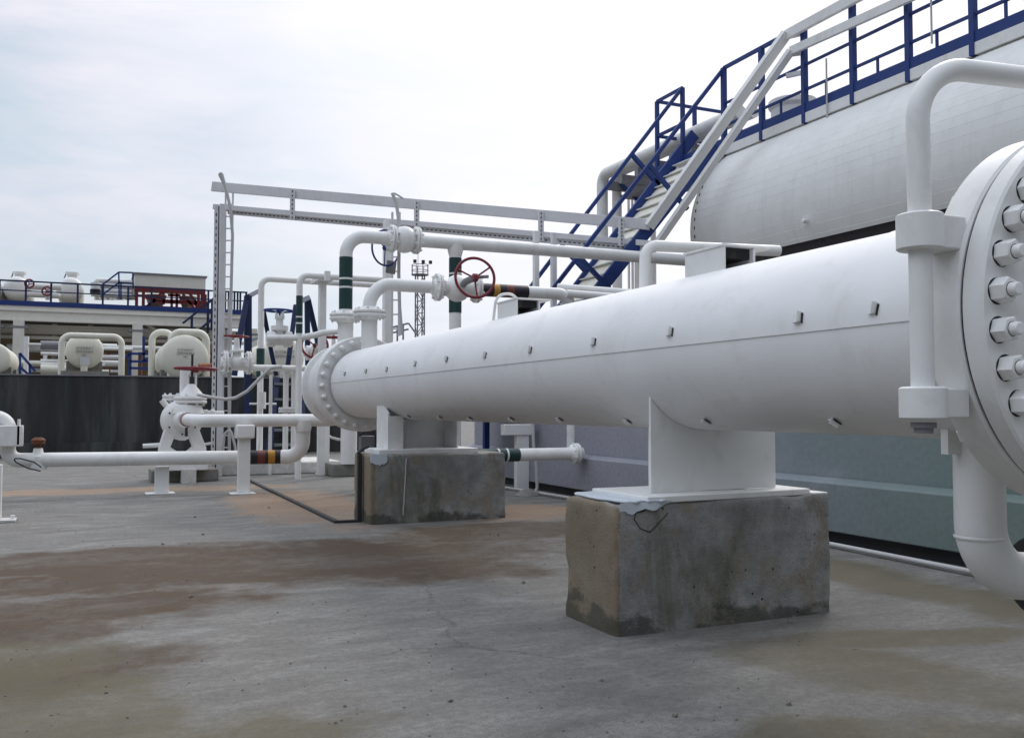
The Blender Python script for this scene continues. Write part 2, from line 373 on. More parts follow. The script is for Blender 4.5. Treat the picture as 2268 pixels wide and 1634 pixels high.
def vband(parent, p, z0, z1, r, mat, name='band'): return band(parent, V((p[0], p[1], z0)), V((p[0], p[1], z1)), r, mat, name)
# ------------------------------------------------------------------ world + sun (high overcast, bright side behind the tank)
SUN_EL, SUN_AZ = radians(42), radians(52)                 # azimuth clockwise from +Y
sdir = V((sin(SUN_AZ) * cos(SUN_EL), cos(SUN_AZ) * cos(SUN_EL), sin(SUN_EL)))
w = bpy.data.worlds.new('World'); S.world = w; w.use_nodes = True; t = w.node_tree
bg = t.nodes['Background']
sky = t.nodes.new('ShaderNodeTexSky'); sky.sky_type = 'NISHITA'; sky.sun_disc = False
sky.sun_elevation = SUN_EL; sky.sun_rotation = SUN_AZ; sky.air_density = 1.2; sky.dust_density = 2.5; sky.ozone_density = 1.0
tc = t.nodes.new('ShaderNodeTexCoord')
nrm = t.nodes.new('ShaderNodeVectorMath'); nrm.operation = 'NORMALIZE'; t.links.new(tc.outputs['Generated'], nrm.inputs[0])
mp = t.nodes.new('ShaderNodeMapping'); mp.inputs['Scale'].default_value = (1, 1, 4.2); mp.inputs['Rotation'].default_value = (0.1, .06, .5); t.links.new(nrm.outputs[0], mp.inputs[0])
c1 = noise(t, mp.outputs[0], 1.6, 9, .58, .9); c2 = noise(t, mp.outputs[0], 5.0, 6, .55, .4)
dt = t.nodes.new('ShaderNodeVectorMath'); dt.operation = 'DOT_PRODUCT'; t.links.new(nrm.outputs[0], dt.inputs[0]); dt.inputs[1].default_value = sdir
glow = ramp(t, dt.outputs['Value'], [(.56, g4(0)), (.74, g4(.55)), (.95, g4(1))])
shade = mixc(t, ramp(t, c2, [(.35, g4(0)), (.7, g4(1))]), (5.1, 5.95, 6.8, 1), (7.1, 7.0, 7.7, 1))
cloud = mixc(t, glow, shade, (9.4, 9.3, 9.8, 1))
sepz = t.nodes.new('ShaderNodeSeparateXYZ'); t.links.new(nrm.outputs[0], sepz.inputs[0])
lowsky = ramp(t, dt.outputs['Value'], [(-.3, g4(.15)), (.2, g4(.30)), (.5, g4(1))]); topsky = ramp(t, dt.outputs['Value'], [(-.3, g4(1.0)), (.5, g4(1))])
back = mixc(t, ramp(t, sepz.outputs[2], [(.24, g4(0)), (.62, g4(1))]), lowsky, topsky)  # low sky away from the sun dimmed, added to keep saddles and undersides dark
back = mixc(t, 1.0, back, ramp(t, sepz.outputs[2], [(.40, g4(.5)), (.95, g4(.78))]), 'MULTIPLY')     # overcast: the zenith is half again as bright as the low sky
cover = ramp(t, c1, [(.30, g4(.50)), (.58, g4(.97))])
side = t.nodes.new('ShaderNodeVectorMath'); side.operation = 'DOT_PRODUCT'; t.links.new(nrm.outputs[0], side.inputs[0]); side.inputs[1].default_value = (-.97, -.05, .24)
back = mixc(t, 1.0, back, ramp(t, side.outputs['Value'], [(.30, g4(.50)), (.85, g4(1))]), 'MULTIPLY')          # sky gain toward the unseen left, added to brighten tank and shell side
zen = t.nodes.new('ShaderNodeVectorMath'); zen.operation = 'SCALE'; zen.inputs['Scale'].default_value = 2.0 / .50
gz = math_(t, 'MAXIMUM', cover, math_(t, 'MULTIPLY', glow, 1.6, clamp=True))
t.links.new(mixc(t, 1.0, mixc(t, gz, sky.outputs[0], cloud), back, 'MULTIPLY'), zen.inputs[0]); t.links.new(zen.outputs[0], bg.inputs['Color']); bg.inputs['Strength'].default_value = .1
sl = bpy.data.lights.new('sun', 'SUN'); sl.energy = 1.1; sl.angle = radians(14); sl.color = (1, .96, .9)
so = bpy.data.objects.new('sun', sl); COL.objects.link(so); so.rotation_euler = (-sdir).to_track_quat('-Z', 'Y').to_euler(); so.location = (0, 0, 30)
S.view_settings.view_transform = 'Standard'; S.view_settings.look = 'None'; S.view_settings.exposure = .25; S.view_settings.gamma = 1
# ------------------------------------------------------------------ ground
mb = MB()
xs = [-400, -60, -20] + [-8 + i * 1.0 for i in range(25)] + [30, 80, 400]; ys = [-300, -30, -6] + [-2 + i * 1.0 for i in range(28)] + [40, 120, 900]
gv = [[mb.bm.verts.new((x, y, 0)) for x in xs] for y in ys]
for j in range(len(ys) - 1):
    for i in range(len(xs) - 1): mb.bm.faces.new((gv[j][i], gv[j][i + 1], gv[j + 1][i + 1], gv[j + 1][i]))
struct(mb, 'ground', 'ground', loc=(0, 0, 0))
random.seed(21); mb = MB()
for k in range(750):
    y = 2.0 + 11 * random.random() ** 1.7; x = y * random.uniform(-.16, 1.0) * (.9 if y < 6 else .6); r = random.uniform(.002, .0065) * (1 + (random.random() < .06) * 1.6)
    c = V((x, y, r * .35)); ax = V((random.uniform(-1, 1), random.uniform(-1, 1), random.uniform(-.5, 1)))
    mb.lathe(c - ax.normalized() * r * .6, ax, [(0, r * .5), (r * .5, r * random.uniform(.8, 1.1)), (r * 1.2, r * .4)], 5, phase=random.random())
g_ = mb.build('floor_grit', 'grit', smooth=10); g_['kind'] = 'stuff'; g_['label'] = 'loose grit and small chips scattered over the concrete floor'; g_['category'] = 'grit'
# ------------------------------------------------------------------ the big exchanger
XA, ZA, RS = 2.915, 1.383, .4
hx = thing('heat_exchanger', 'long white horizontal heat exchanger shell crossing the picture, bolted flanges at both ends', 'heat exchanger', (XA, 6.3, .66))
def oncyl(u, v, R=RS):
    r = ray(u, v); a = r.x ** 2 + r.z ** 2; ox, oz = -XA, EYE - ZA; b = 2 * (ox * r.x + oz * r.z); c = ox * ox + oz * oz - R * R
    p = CAM + r * ((-b - sqrt(max(0, b * b - 4 * a * c))) / (2 * a)); return p.y, math.atan2(p.z - ZA, p.x - XA)
def pol(ang, r, y): return V((XA + r * cos(ang), y, ZA + r * sin(ang)))
# cladding: overlapping sheets, upper half lapped over the lower one along the side, ring joints
mb = MB(); NA = 96; LAP = radians(179.5)
def clad_ring(y, dr):
    out = []
    for i in range(NA + 1):
        a = LAP - 2 * pi * i / NA                          # from the lap over the top and right round below it
        out.append((a, RS + .0045 * (1 - i / NA) + dr))
    return [mb.bm.verts.new(pol(a, r, y)) for a, r in out]
rows = []
for y0, y1, dr in ((10.62, 2.585, .0), (2.605, 2.16, .004)):
    ny = max(2, int((y0 - y1) / .4)); prev = None
    for k in range(ny + 1):
        rr = clad_ring(y0 + (y1 - y0) * k / ny, dr)
        if prev:
            for i in range(NA): mb.bm.faces.new((prev[i], prev[i + 1], rr[i + 1], rr[i]))
            mb.bm.faces.new((prev[NA], prev[0], rr[0], rr[NA]))
        prev = rr
mb.build('cladding', 'clad', hx, smooth=60)
MB().lathe((XA, 2.20, ZA), (0, -1, 0), [(0, .36), (0, .425), (.05, .44), (.15, .52)], 64).build('flange_hub', 'flange', hx)
e = .008
MB().lathe((XA, 2.05, ZA), (0, -1, 0), [(0, .40), (0, .60 - e), (e, .60), (.122 - e, .60), (.122, .60 - e), (.122, .3)], 128).build('shell_flange', 'flange', hx)
MB().lathe((XA, 1.934, ZA), (0, -1, 0), [(0, .586), (.016, .586)], 128).build('gasket', 'gap', hx)
cov = MB().lathe((XA, 1.919, ZA), (0, -1, 0), [(0, .3), (0, .60 - e), (e, .60), (.072 - e, .60), (.072, .60 - e), (.072, .455), (.078, .445), (.082, .2), (.082, .01)], 128).build('cover_plate', 'flange', hx)
mb = MB()                                                   # one stud: hex nut and the rounded stud end
mb.lathe((0, 0, 0), (0, -1, 0), [(-.004, .036), (.002, .0385), (.040, .0385), (.045, .034), (.045, .02)], 6)
mb.lathe((0, 0, 0), (0, -1, 0), [(.04, .0195), (.046, .0195)] + [(.047 + .0045 * k + d_, .0195 - q_) for k in range(4) for d_, q_ in ((0, 0), (.0015, .0022), (.003, 0))] + [(.068, .0185), (.070, .015)], 16)
mb.dark(lambda q: (q.lathe((0, 0, 0), (0, -1, 0), [(-.001, .0398), (.0012, .0398)], 24), q.lathe((0, 0, 0), (0, -1, 0), [(.0442, .0218), (.0458, .0218)], 16)))
nb = mb.build('cover_bolt', 'flange', hx, loc=(0, 0, 0), smooth=30, bev=.0016)
for i in range(30):
    a = radians(175 + 12 * i); p = pol(a, .538, 1.847); rot = (0, random.uniform(0, 1), 0)
    if i == 0: nb.location = p - world_of(hx); nb.rotation_euler = rot
    else: inst(nb, hx, p, rot)
# back nuts of the same studs
mb = MB().lathe((0, 0, 0), (0, 1, 0), [(0, .036), (.036, .036), (.04, .032)], 6)
nb = mb.build('back_nut', 'flange', hx, loc=(0, 0, 0), smooth=30)
for i, k in enumerate((2, 3, 4, 26, 27, 28, 29)):
    p = pol(radians(175 - 12 * k), .538, 2.05)
    if i == 0: nb.location = p - world_of(hx)
    else: inst(nb, hx, p)
# davit arm that carries the cover
dv0 = ony(2041, 700, 1.985); dx, dy = dv0.x, dv0.y
dv = MB().tube([(dx, dy, 1.056), (dx, dy, 2.118), (XA + .06, dy - .12, 2.115), ], .0335, 32, bend=.17, bseg=14).build('davit_arm', 'flange', hx)
for z0, z1 in ((1.558, 1.668), (1.058, 1.155)):
    mb = MB(); mb.lathe((dx, dy, z0), (0, 0, 1), [(0, .03), (0, .062), (.006, .067), (z1 - z0 - .006, .067), (z1 - z0, .062), (z1 - z0, .03)], 40)
    mb.bb(dx, dx + .14, dy - .046, dy + .058, z0 + .004, z1 - .004)
    mb.build('davit_sleeve', 'flange', dv, bev=.006)
MB().lathe((dx, dy, 1.05), (0, 0, -1), [(0, .036), (.016, .036), (.016, .028), (.032, .026)], 24).build('davit_pin', 'steel', dv)
MB().tube([(XA + .06, dy - .12, 2.115), (XA + .08, dy - .16, 2.0), (XA + .08, dy - .16, 1.9)], .02, 12, .05).build('cover_hanger', 'flange', dv)
# clips of the insulation bands
mb = MB(); mb.box((-.004, .008, 0), (.008, .036, .034)); mb.box((-.013, -.012, .004), (.026, .004, .040)); mb.box((-.009, .004, -.017), (.018, .026, .004)); mb.dark(lambda q: q.box((-.0035, -.0185, -.002), (.005, .006, .040)))
clip = None
ups = [(765, 828), (812, 822), (858, 818), (921, 806), (991, 796), (1076, 787), (1176, 775), (1317, 758), (1487, 736), (1772, 705), (1940, 685)]
lows = [(905, 920), (975, 922), (1042, 924), (1133, 925), (1240, 926), (1390, 930), (1565, 930), (1850, 930)]
for k, (u, v) in enumerate(ups + lows):
    y, a = oncyl(u, v); p = pol(a, RS + .004, y)
    if clip is None: clip = mb.build('band_clip', 'flange', hx, loc=(0, 0, 0), bev=0); o = clip; o.location = p - world_of(hx)
    else: o = inst(clip, hx, p)
    tilt = random.uniform(-.15, .15)
    o.rotation_euler = (tilt, pi - a, random.uniform(-.2, .2))
    mb2 = None
# far flange pair and channel head
MB().lathe((XA, 10.66, ZA), (0, 1, 0), [(0, .40), (0, .55), (.012, .562), (.113, .562), (.12, .555), (.12, .3)], 72).build('shell_flange', 'flange', hx)
MB().lathe((XA, 10.765, ZA), (0, 1, 0), [(0, .545), (.04, .545)], 72).build('gasket', 'gap', hx)
MB().lathe((XA, 10.79, ZA), (0, 1, 0), [(0, .3), (0, .555), (.01, .562), (.10, .562), (.11, .552), (.11, .46), (.20, .42), (.74, .42), (.82, .46), (.84, .515), (.94, .515), (.95, .5), (1.0, .42), (1.06, .2)], 72).build('channel_head', 'flange', hx)
mb = MB().lathe((0, 0, 0), (0, -1, 0), [(-.02, .030), (.030, .032), (.036, .028), (.05, .016), (.062, .015)], 6)
nb = mb.build('flange_bolt', 'flange', hx, loc=(0, 0, 0), smooth=30)
for i in range(24):
    p = pol(radians(93 + 15 * i), .497, 10.655)
    if i == 0: nb.location = p - world_of(hx)
    else: inst(nb, hx, p)
mb = MB().lathe((0, 0, 0), (0, 1, 0), [(-.01, .028), (.04, .03), (.055, .02)], 6)
nb = mb.build('head_bolt', 'flange', hx, loc=(0, 0, 0), smooth=30)
for i in range(15):
    p = pol(radians(98 + 12 * i), .505, 10.905)
    if i == 0: nb.location = p - world_of(hx)
    else: inst(nb, hx, p)
# saddles
mb = MB()
prof = [(2.589, 4.0, .66)] + [(2.589, 4.0, 1.17)]
poly = [(2.589, 4.0, .665), (3.385, 4.0, .665), (3.385, 4.0, 1.13)]
na = 14
for i in range(na + 1):
    a = radians(-32 - 109 * i / na); poly.append((XA + .402 * cos(a), 4.0, ZA + .402 * sin(a)))
poly.append((2.589, 4.0, 1.172))
sd = MB().prism(poly, (0, .018, 0)).build('saddle', 'white', hx, bev=.002)
for x in (2.80, 3.19): MB().bb(x - .008, x + .008, 4.0185, 4.34, .665, .995).build('rib', 'white', sd)
MB().prism([(2.47, 3.85, .628), (3.53, 3.895, .628), (3.53, 4.40, .628), (2.47, 4.40, .628)], (0, 0, .034)).build('base_plate', 'white', sd, bev=.006)
Ys = 9.05
poly = [(2.62, Ys, .70), (3.34, Ys, .70), (3.34, Ys, 1.17)]
for i in range(na + 1):
    a = radians(-34 - 100 * i / na); poly.append((XA + .402 * cos(a), Ys, ZA + .402 * sin(a)))
poly.append((2.62, Ys, 1.15))
sd = MB().prism(poly, (0, .018, 0)).build('saddle', 'white', hx)
for x in (2.612, 3.324): MB().prism([(x, 8.66, .701), (x, 9.048, .701), (x, 9.048, 1.20), (x, 9.0, 1.22), (x, 8.66, 1.045)], (.016, 0, 0)).build('rib', 'white', sd)
MB().bb(2.606, 2.76, 8.64, 8.658, .701, 1.02).build('front_rib', 'white', sd)
MB().bb(2.50, 3.52, 8.58, 9.10, .652, .70).build('base_plate', 'white', sd, bev=.006)
# lugs on top, open to the near end
for y0, y1 in ((3.70, 4.03), (6.15, 6.50)):
    mb = MB(); x0, x1 = 2.826, 3.02
    mb.bb(x0, x0 + .012, y0, y1, ZA + .37, 1.893); mb.bb(x1 - .012, x1, y0, y1, ZA + .37, 1.893); mb.bb(x0 - .006, x1 + .09, y0 - .004, y1 + .01, 1.8935, 1.906)
    mb.bb(x0 + .0125, x1 - .0125, y1 - .03, y1 - .018, ZA + .37, 1.893)
    lg = mb.build('top_lug', 'white', hx, bev=.002)
    MB().bb(x0 + .0128, x1 - .0128, y0 + .03, y1 - .032, 1.84, 1.892).build('shade_fill', 'gap', lg)  # black block filling the lug opening, its inner shade put into the colour
MB().tube([(2.80, 6.53, ZA + .35), (2.83, 6.53, 1.97), (2.97, 6.53, 1.985), (3.04, 6.53, 1.90)], .011, 10, .09).build('handle', 'white', hx)
# two nozzles of the head and the shell with their bolted joints
def nozzle(x, y, z0, zf, r):
    mb = MB().cyl((x, y, z0), (x, y, zf - .03), r, 32); nz = mb.build('nozzle', 'flange', hx)
    MB().flange((x, y, zf), (0, 0, 1), r * 2.05, .032, .012, 8, None, r).build('flange', 'flange', nz)
nozzle(2.905, 11.5, ZA + .3, 2.25, .098)
nozzle(2.911, 10.415, ZA + .3, 2.19, .092)
# ------------------------------------------------------------------ concrete pedestals
def cblock(name, label, x0, x1, y0, y1, z1, seed, group):
    o = thing(name, label, 'concrete block', ((x0 + x1) / 2, (y0 + y1) / 2, 0), group)
    mb = MB().bb(x0, x1, y0, y1, -.05, z1)
    bmesh.ops.bevel(mb.bm, geom=[e for e in mb.bm.edges], offset=.028, segments=3, affect='EDGES', profile=.6)
    bmesh.ops.subdivide_edges(mb.bm, edges=[e for e in mb.bm.edges if e.calc_length() > .15], cuts=23, use_grid_fill=True)
    random.seed(seed)
    for v in mb.bm.verts:
        if v.co.z > -.02:
            n = mnoise.noise_vector(v.co * 3 + V((seed, 0, 0))); n2 = mnoise.noise_vector(v.co * 14 + V((seed, 0, 0)))
            v.co += V(n) * .005 + V(n2) * .0035
            ex = min(abs(v.co.x - x0), abs(v.co.x - x1)); ey = min(abs(v.co.y - y0), abs(v.co.y - y1)); ez = abs(v.co.z - z1)
            if sorted((ex, ey, ez))[1] < .05:
                ch = max(0, mnoise.noise(v.co * 6 + V((seed * 3, 0, 0))) - .08) * .022
                v.co -= V((math.copysign(ch, v.co.x - (x0 + x1) / 2) if ex < .06 else 0, math.copysign(ch, v.co.y - (y0 + y1) / 2) if ey < .06 else 0, ch if ez < .06 else 0))
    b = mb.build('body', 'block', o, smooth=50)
    return o
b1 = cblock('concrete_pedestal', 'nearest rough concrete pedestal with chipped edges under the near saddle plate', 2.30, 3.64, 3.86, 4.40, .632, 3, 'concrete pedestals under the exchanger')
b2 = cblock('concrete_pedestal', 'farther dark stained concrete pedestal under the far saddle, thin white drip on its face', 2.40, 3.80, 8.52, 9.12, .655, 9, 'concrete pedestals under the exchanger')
# pale paint that ran over the pedestal's edges
mb = MB(); pts = []
for i in range(26):
    f = i / 25; pts.append((2.315 + .30 * f, 3.862 + .006 * sin(9 * f) - .012, .632 - (.030 + .022 * sin(f * 7) ** 2 + .010 * mnoise.noise(V((f * 14, 0, 0)))) * (1 - f ** 3)))
top = [(2.315 + .30 * i / 25, 3.85, .637) for i in range(26)]
for i in range(25): mb.quad(pts[i], pts[i + 1], top[i + 1], top[i])
mb.build('paint_spill', 'spill', b1)
ring = []
for i in range(48):
    a = 2 * pi * i / 48; k = (abs(cos(a)) ** 5 + abs(sin(a)) ** 5) ** -.2; q = mnoise.noise(V((cos(a) * 3.1, sin(a) * 3.1, 2.0))) * .035 + mnoise.noise(V((cos(a) * 9, sin(a) * 9, 5.0))) * .014
    ring.append((2.475 + .155 * k * cos(a) + q, 4.12 + .275 * k * sin(a) + q, .6345))
MB().prism(ring, (0, 0, .012)).build('paint_spill', 'spill', b1, bev=.004)
mb = MB(); pts = [(2.40, 8.507, .662), (2.56, 8.507, .662)] + [(2.56 - .16 * i / 14 + .02 * sin(i * .9), 8.507, .64 - .10 * sin(pi * (i + .6) / 15) + .03 * mnoise.noise(V((i * 1.7, 5, 1)))) for i in range(15)]
mb.prism(pts, (0, .012, 0)); mb.build('paint_spill', 'spill', b2)
mb = MB(); x = 2.75; line = []
for i in range(16): line.append((x - .002 * i + .006 * mnoise.noise(V((i * .8, 3, 0))), 8.506, .62 - .036 * i))
mb.tube(line, .006, 6); mb.build('paint_drip', 'cable', b2)
MB().bb(3.52, 3.63, 3.87, 4.2, .628, .641).build('paint_spill', 'white', b1, bev=.004)
# crack lines like the drawn heart on the near face
mb = MB(); q = [(1430, 1130), (1408, 1135), (1405, 1150), (1418, 1170), (1440, 1178), (1452, 1165), (1480, 1135)]
mb.tube([ony(u, v, 3.858) for u, v in q], .0022, 5); mb.build('crack', 'gap', b1)
# ------------------------------------------------------------------ bottom elbow of the near end
eb = thing('drain_elbow', 'thick white pipe elbow dropping from the near end of the exchanger to the floor', 'pipe', (2.88, 2.33, .4))
MB().tube([(2.886, 2.33, 1.02), (2.886, 2.33, .50), (3.30, 2.30, .47)], .085, 40, bend=.20, bseg=14).build('pipe', 'white', eb)
MB().lathe((3.16, 2.305, .475), (1, -.05, 0), [(0, .1), (0, .15), (.04, .15), (.04, .1)], 32).build('flange', 'dark', eb)
MB().lathe((2.886, 2.33, .63), (0, 0, 1), [(0, .0855), (.003, .0875), (.009, .0875), (.012, .0855)], 40, cap=False).build('weld_seam', 'white', eb)
MB().bb(2.735, 2.80, 2.33, 2.36, .93, 1.02).build('lug', 'white', eb)
# ------------------------------------------------------------------ dike wall behind, with its stepped footing
wl = thing('retaining_wall', 'low grey green concrete wall with stepped footing running behind the exchanger', 'wall', (5.8, 5, 0))
MB().bb(5.62, 5.86, -4, 13.86, 0, 1.18).build('wall', 'wallgrey', wl, bev=.01)
mb = MB().prism([(5.45, -4, .10), (5.61, -4, .10), (5.61, -4, .52), (5.60, -4, .52), (5.45, -4, .49)], (0, 17.86, 0)); mb.build('footing', 'wallgrey', wl, bev=.012)
MB().bb(5.53, 5.615, -4, 13.86, 0, .099).build('dark_base', 'dark', wl)  # dark strip set back under the footing
# ground conduit and its junction, thin riser
cp = thing('ground_conduit', 'thin pale conduit lying on the floor along the wall', 'conduit', (5.2, 7, 0))
MB().tube([(5.06, 11.95, .03), (5.20, 9.9, .03), (5.26, 7, .03), (5.30, 5.58, .03), (5.24, 4.3, .03), (5.15, 3.4, .03), (5.0, 2.2, .03)], .018, 10).build('pipe', 'cable', cp)
p = onz(1185, 1090, .04); pt = ony(1180, 940, p.y)
MB().tube([V((p.x, p.y, .03)), p + V((.03, 0, .06)), V((p.x + .02, p.y, .35)), V((p.x - .02, p.y, .62)), pt, pt + V((-.01, 0, .4))], .019, 10, .05).build('riser', 'cable', cp)
MB().lathe(p + V((-.1, .02, -.035)), (0, 0, 1), [(0, .16), (.03, .13), (.07, .07), (.09, .02)], 14).build('mortar_lump', 'pier', cp)
# grounding strip across the floor
gs = thing('grounding_strip', 'dark flat steel strip crossing the floor and climbing the far pedestal', 'strip', (2.2, 8.8, 0))
a, b_, c_ = onz(553, 1065), onz(745, 1158), onz(803, 1154.5)
MB().beam(a + V((0, 0, .012)), b_ + V((0, 0, .012)), .05, .024).beam(b_ + V((-.02, 0, .0125)), V((2.36, 8.78, .0125)), .05, .025).build('floor_strip', 'dark', gs)
MB().bb(2.345, 2.385, 8.75, 8.80, 0, .66).build('riser_strip', 'dark', gs)
MB().tube([(2.35, 8.78, .66), (2.40, 8.82, .70), (2.47, 8.85, .72)], .016, 8, .02).build('bond_wire', 'dark', gs)
# pipe entering the wall with green band
gp = thing('wall_pipe', 'low white pipe with dark green band and two white rings entering the wall', 'pipe', (4.5, 9.9, .55))
MB().cyl((3.05, 9.9, .55), (5.42, 9.9, .55), .075, 28).build('pipe', 'white', gp)
band(gp, (3.4, 9.9, .55), ony(1148, 1003, 9.9) * 1.0 + V((0, 0, .55 - ony(1148, 1003, 9.9).z)), .078, 'green')
for u in (1102, 1121):
    q = ony(u, 1003, 9.9); band(gp, (q.x - .011, 9.9, .55), (q.x + .011, 9.9, .55), .0795, 'white', 'ring')
MB().flange((5.33, 9.9, .55), (1, 0, 0), .125, .03, .012, 8, None, .08).build('flange', 'flange', gp)
# T support and square posts seen under the exchanger
ts = thing('pipe_support', 'white T shaped steel support beside the green banded wall pipe', 'support', (5.33, 11.5, 0))
q = ony(1155, 1000, 11.5); MB().bb(q.x - .09, q.x + .09, 11.45, 11.55, 0, .75).build('post', 'white', ts, bev=.004)
q = ony(1113, 950, 11.5); q2 = ony(1180, 950, 11.5); MB().bb(q.x, q2.x, 11.43, 11.57, .73, .88).build('head', 'white', ts, bev=.01)
ps = thing('pipe_support', 'slim white box post with rust spot seen under the exchanger behind the far pedestal', 'support', (4.3, 11.8, 0))
q = ony(994, 960, 11.8); MB().bb(q.x - .055, q.x + .055, 11.75, 11.85, 0, 1.0).build('post', 'white', ps)
q = ony(990, 973, 11.745); MB().lathe(q, (0, -1, 0), [(0, .02), (.004, .015)], 10).build('rust_spot', 'rust', ps)
# ------------------------------------------------------------------ overhead lines
def valve_body(mb, c, axis, Rb, half, Rf, t, nb=8, hub=None):
    a = V(axis).normalized(); c = V(c)
    mb.lathe(c - a * half, a, [(0, Rb * .62)] + [(half + Rb * .98 * sin(x), max(Rb * .62, Rb * cos(x))) for x in [-1.5, -1.2, -.9, -.6, -.3, 0, .3, .6, .9, 1.2, 1.5] if abs(Rb * .98 * sin(x)) < half] + [(2 * half, Rb * .62)], 32)
    for sg in (-1, 1): mb.flange(c + a * sg * half, a, Rf, t, .008, nb, None, hub)
    return mb
ln = thing('overhead_pipe', 'topmost white pipe rising from the exchanger head with long dark green band, running right', 'pipe', (2.905, 11.5, 2.3), 'overhead pipes above the exchanger')
YT = 11.47; ZT = 3.286; RP = .0825
MB().tube([(2.905, 11.5, 2.28), (2.905, 11.5, ZT), (3.50, YT, ZT)], RP, 28, .24, 12).build('riser', 'white', ln)
MB().cyl((3.84, YT, ZT), (8.1, 11.36, ZT), RP, 28).build('pipe', 'white', ln)
zb0, zb1 = ony(766, 685, 11.5).z, ony(766, 570, 11.5).z
vband(ln, (2.905, 11.5), zb0, zb1, RP + .003, 'green')
for v in (618, 637):
    z = ony(766, v, 11.5).z; vband(ln, (2.905, 11.5), z - .012, z + .012, RP + .005, 'white', 'ring')
MB().tube([(4.375, YT, ZT - .04), (4.375, YT, 0)], RP * .97, 28).build('drop_leg', 'white', ln)
MB().lathe((4.375, YT, ZT - .02), (0, 0, -1), [(0, RP * 1.3), (.08, RP * 1.25), (.16, RP * .98)], 28).build('tee', 'white', ln)
zc = [ony(1010, v, YT).z for v in (693, 572)]
vband(ln, (4.375, YT), zc[0], zc[1], RP + .003, 'green')
for v in (607, 626):
    z = ony(1010, v, YT).z; vband(ln, (4.375, YT), z - .012, z + .012, RP + .005, 'white', 'ring')
vl = thing('ball_valve', 'white round bodied valve in the topmost pipe with dark blue handwheel behind it', 'valve', (3.67, YT, ZT), 'valves in the overhead pipes')
valve_body(MB(), (3.665, YT, ZT), (1, 0, 0), .175, .165, .178, .026, 8, RP).build('body', 'flange', vl)
wc = ony(855, 549, 11.83)
MB().cyl((3.60, YT + .1, ZT - .02), wc + V((0, .05, 0)), .035, 12).build('stem', 'white', vl)
MB().wheel(wc, (.42, -1, -.1), .235, .013, 3, .5).build('handwheel', 'blue', vl)
q = ony(866, 592, 11.9); MB().beam(q + V((-.01, 0, -.085)), q + V((.012, 0, .085)), .13, .02, (0, 1, 0)).build('tag_plate', 'steel', vl)
ln = thing('overhead_pipe', 'middle white pipe with swept elbow and black yellow red bands right of the red handwheel', 'pipe', (2.91, 10.415, 2.2), 'overhead pipes above the exchanger')
ZL = 2.541; RL = .0775; YL = lambda x: 10.415 - (x - 2.91) * .012
def PL(x): return V((x, YL(x), ZL))
MB().tube([(2.911, 10.415, 2.22), (2.911, 10.415, ZL), PL(3.64)], RL, 28, .27, 14).build('riser', 'white', ln)
xe = ony(1262, 642, 10.38).x
MB().tube([PL(4.1), PL(xe), PL(xe) + V((.12, .15, -.9)), PL(xe) + V((.12, .15, -2.5))], RL, 28, .2, 12).build('pipe', 'white', ln)
def xu(u): return ony(u, 637, 10.4).x
for u0, u1, mt in ((1040, 1090, 'black'), (1090, 1103, 'yellow'), (1103, 1118, 'black'), (1118, 1134, 'brown'), (1134, 1166, 'black')):
    band(ln, PL(xu(u0)), PL(xu(u1)), RL + .004, mt)
vl = thing('ball_valve', 'white flanged valve in the middle pipe behind a large red three spoked handwheel', 'valve', (3.9, 10.4, ZL), 'valves in the overhead pipes')
xv = xu(1013)
valve_body(MB(), (xv, YL(3.9), ZL), (1, 0, 0), .165, xv - xu(970), .165, .026, 8, RL).build('body', 'flange', vl)
wc = ony(1052, 615, 9.98)
MB().tube([V((xv + .02, 10.3, ZL + .02)), V((wc.x - .06, 10.12, wc.z - .03)), wc + V((0, -.02, 0))], .042, 14).build('gearbox', 'steel', vl)
MB().wheel(wc, (-.12, -1, .1), .235, .0175, 3, .62, .052).build('handwheel', 'red', vl)
MB().cyl(wc + V((.02, .12, .02)), wc + V((.16, -.02, .02)), .02, 10).build('stem', 'steel', vl)
# vent loop over the shell
vp_ = thing('vent_loop', 'slim white pipe loop standing on the exchanger beside the near top lug', 'pipe', (3.19, 5.0, 1.6))
MB().tube([(3.19, 5.0, 1.55), (3.205, 5.0, dep(1438, 544, 5.92).z), dep(1725, 556, 6.2)], .037, 20, .085, 10).build('pipe', 'white', vp_)
# short pipes running past behind
for i, (u0, v0, u1, v1, dd, r) in enumerate(((1235, 637, 1480, 656, 11.9, .055), (1255, 650, 1440, 664, 11.7, .05))):
    single(MB().cyl(dep(u0, v0, dd), dep(u1, v1, dd * 1.02), r, 16), 'branch_pipe', 'white', ['upper short white pipe just behind the banded pipe elbow', 'lower short white pipe just behind the banded pipe elbow'][i], 'pipe')
# support posts for the overhead lines
for i, (u, vt, y, wd, hgt, lab, mt) in enumerate(((860, 489, 12.6, .125, 0, 'square white column behind the topmost valve carrying the cable tray', 'white'), (1187, 512, 12.0, .075, 0, 'slim white strut under the tray, left one of two near the blue stair', 'white'), (1226, 516, 12.0, .075, 0, 'slim perforated strut under the tray, right one of two near the blue stair', 'tray'))):
    q = ony(u, vt, y); o = single(MB().bb(q.x - wd / 2, q.x + wd / 2, y - wd / 2, y + wd / 2, 0, q.z), 'support_post', mt, lab, 'post', bev=.004)
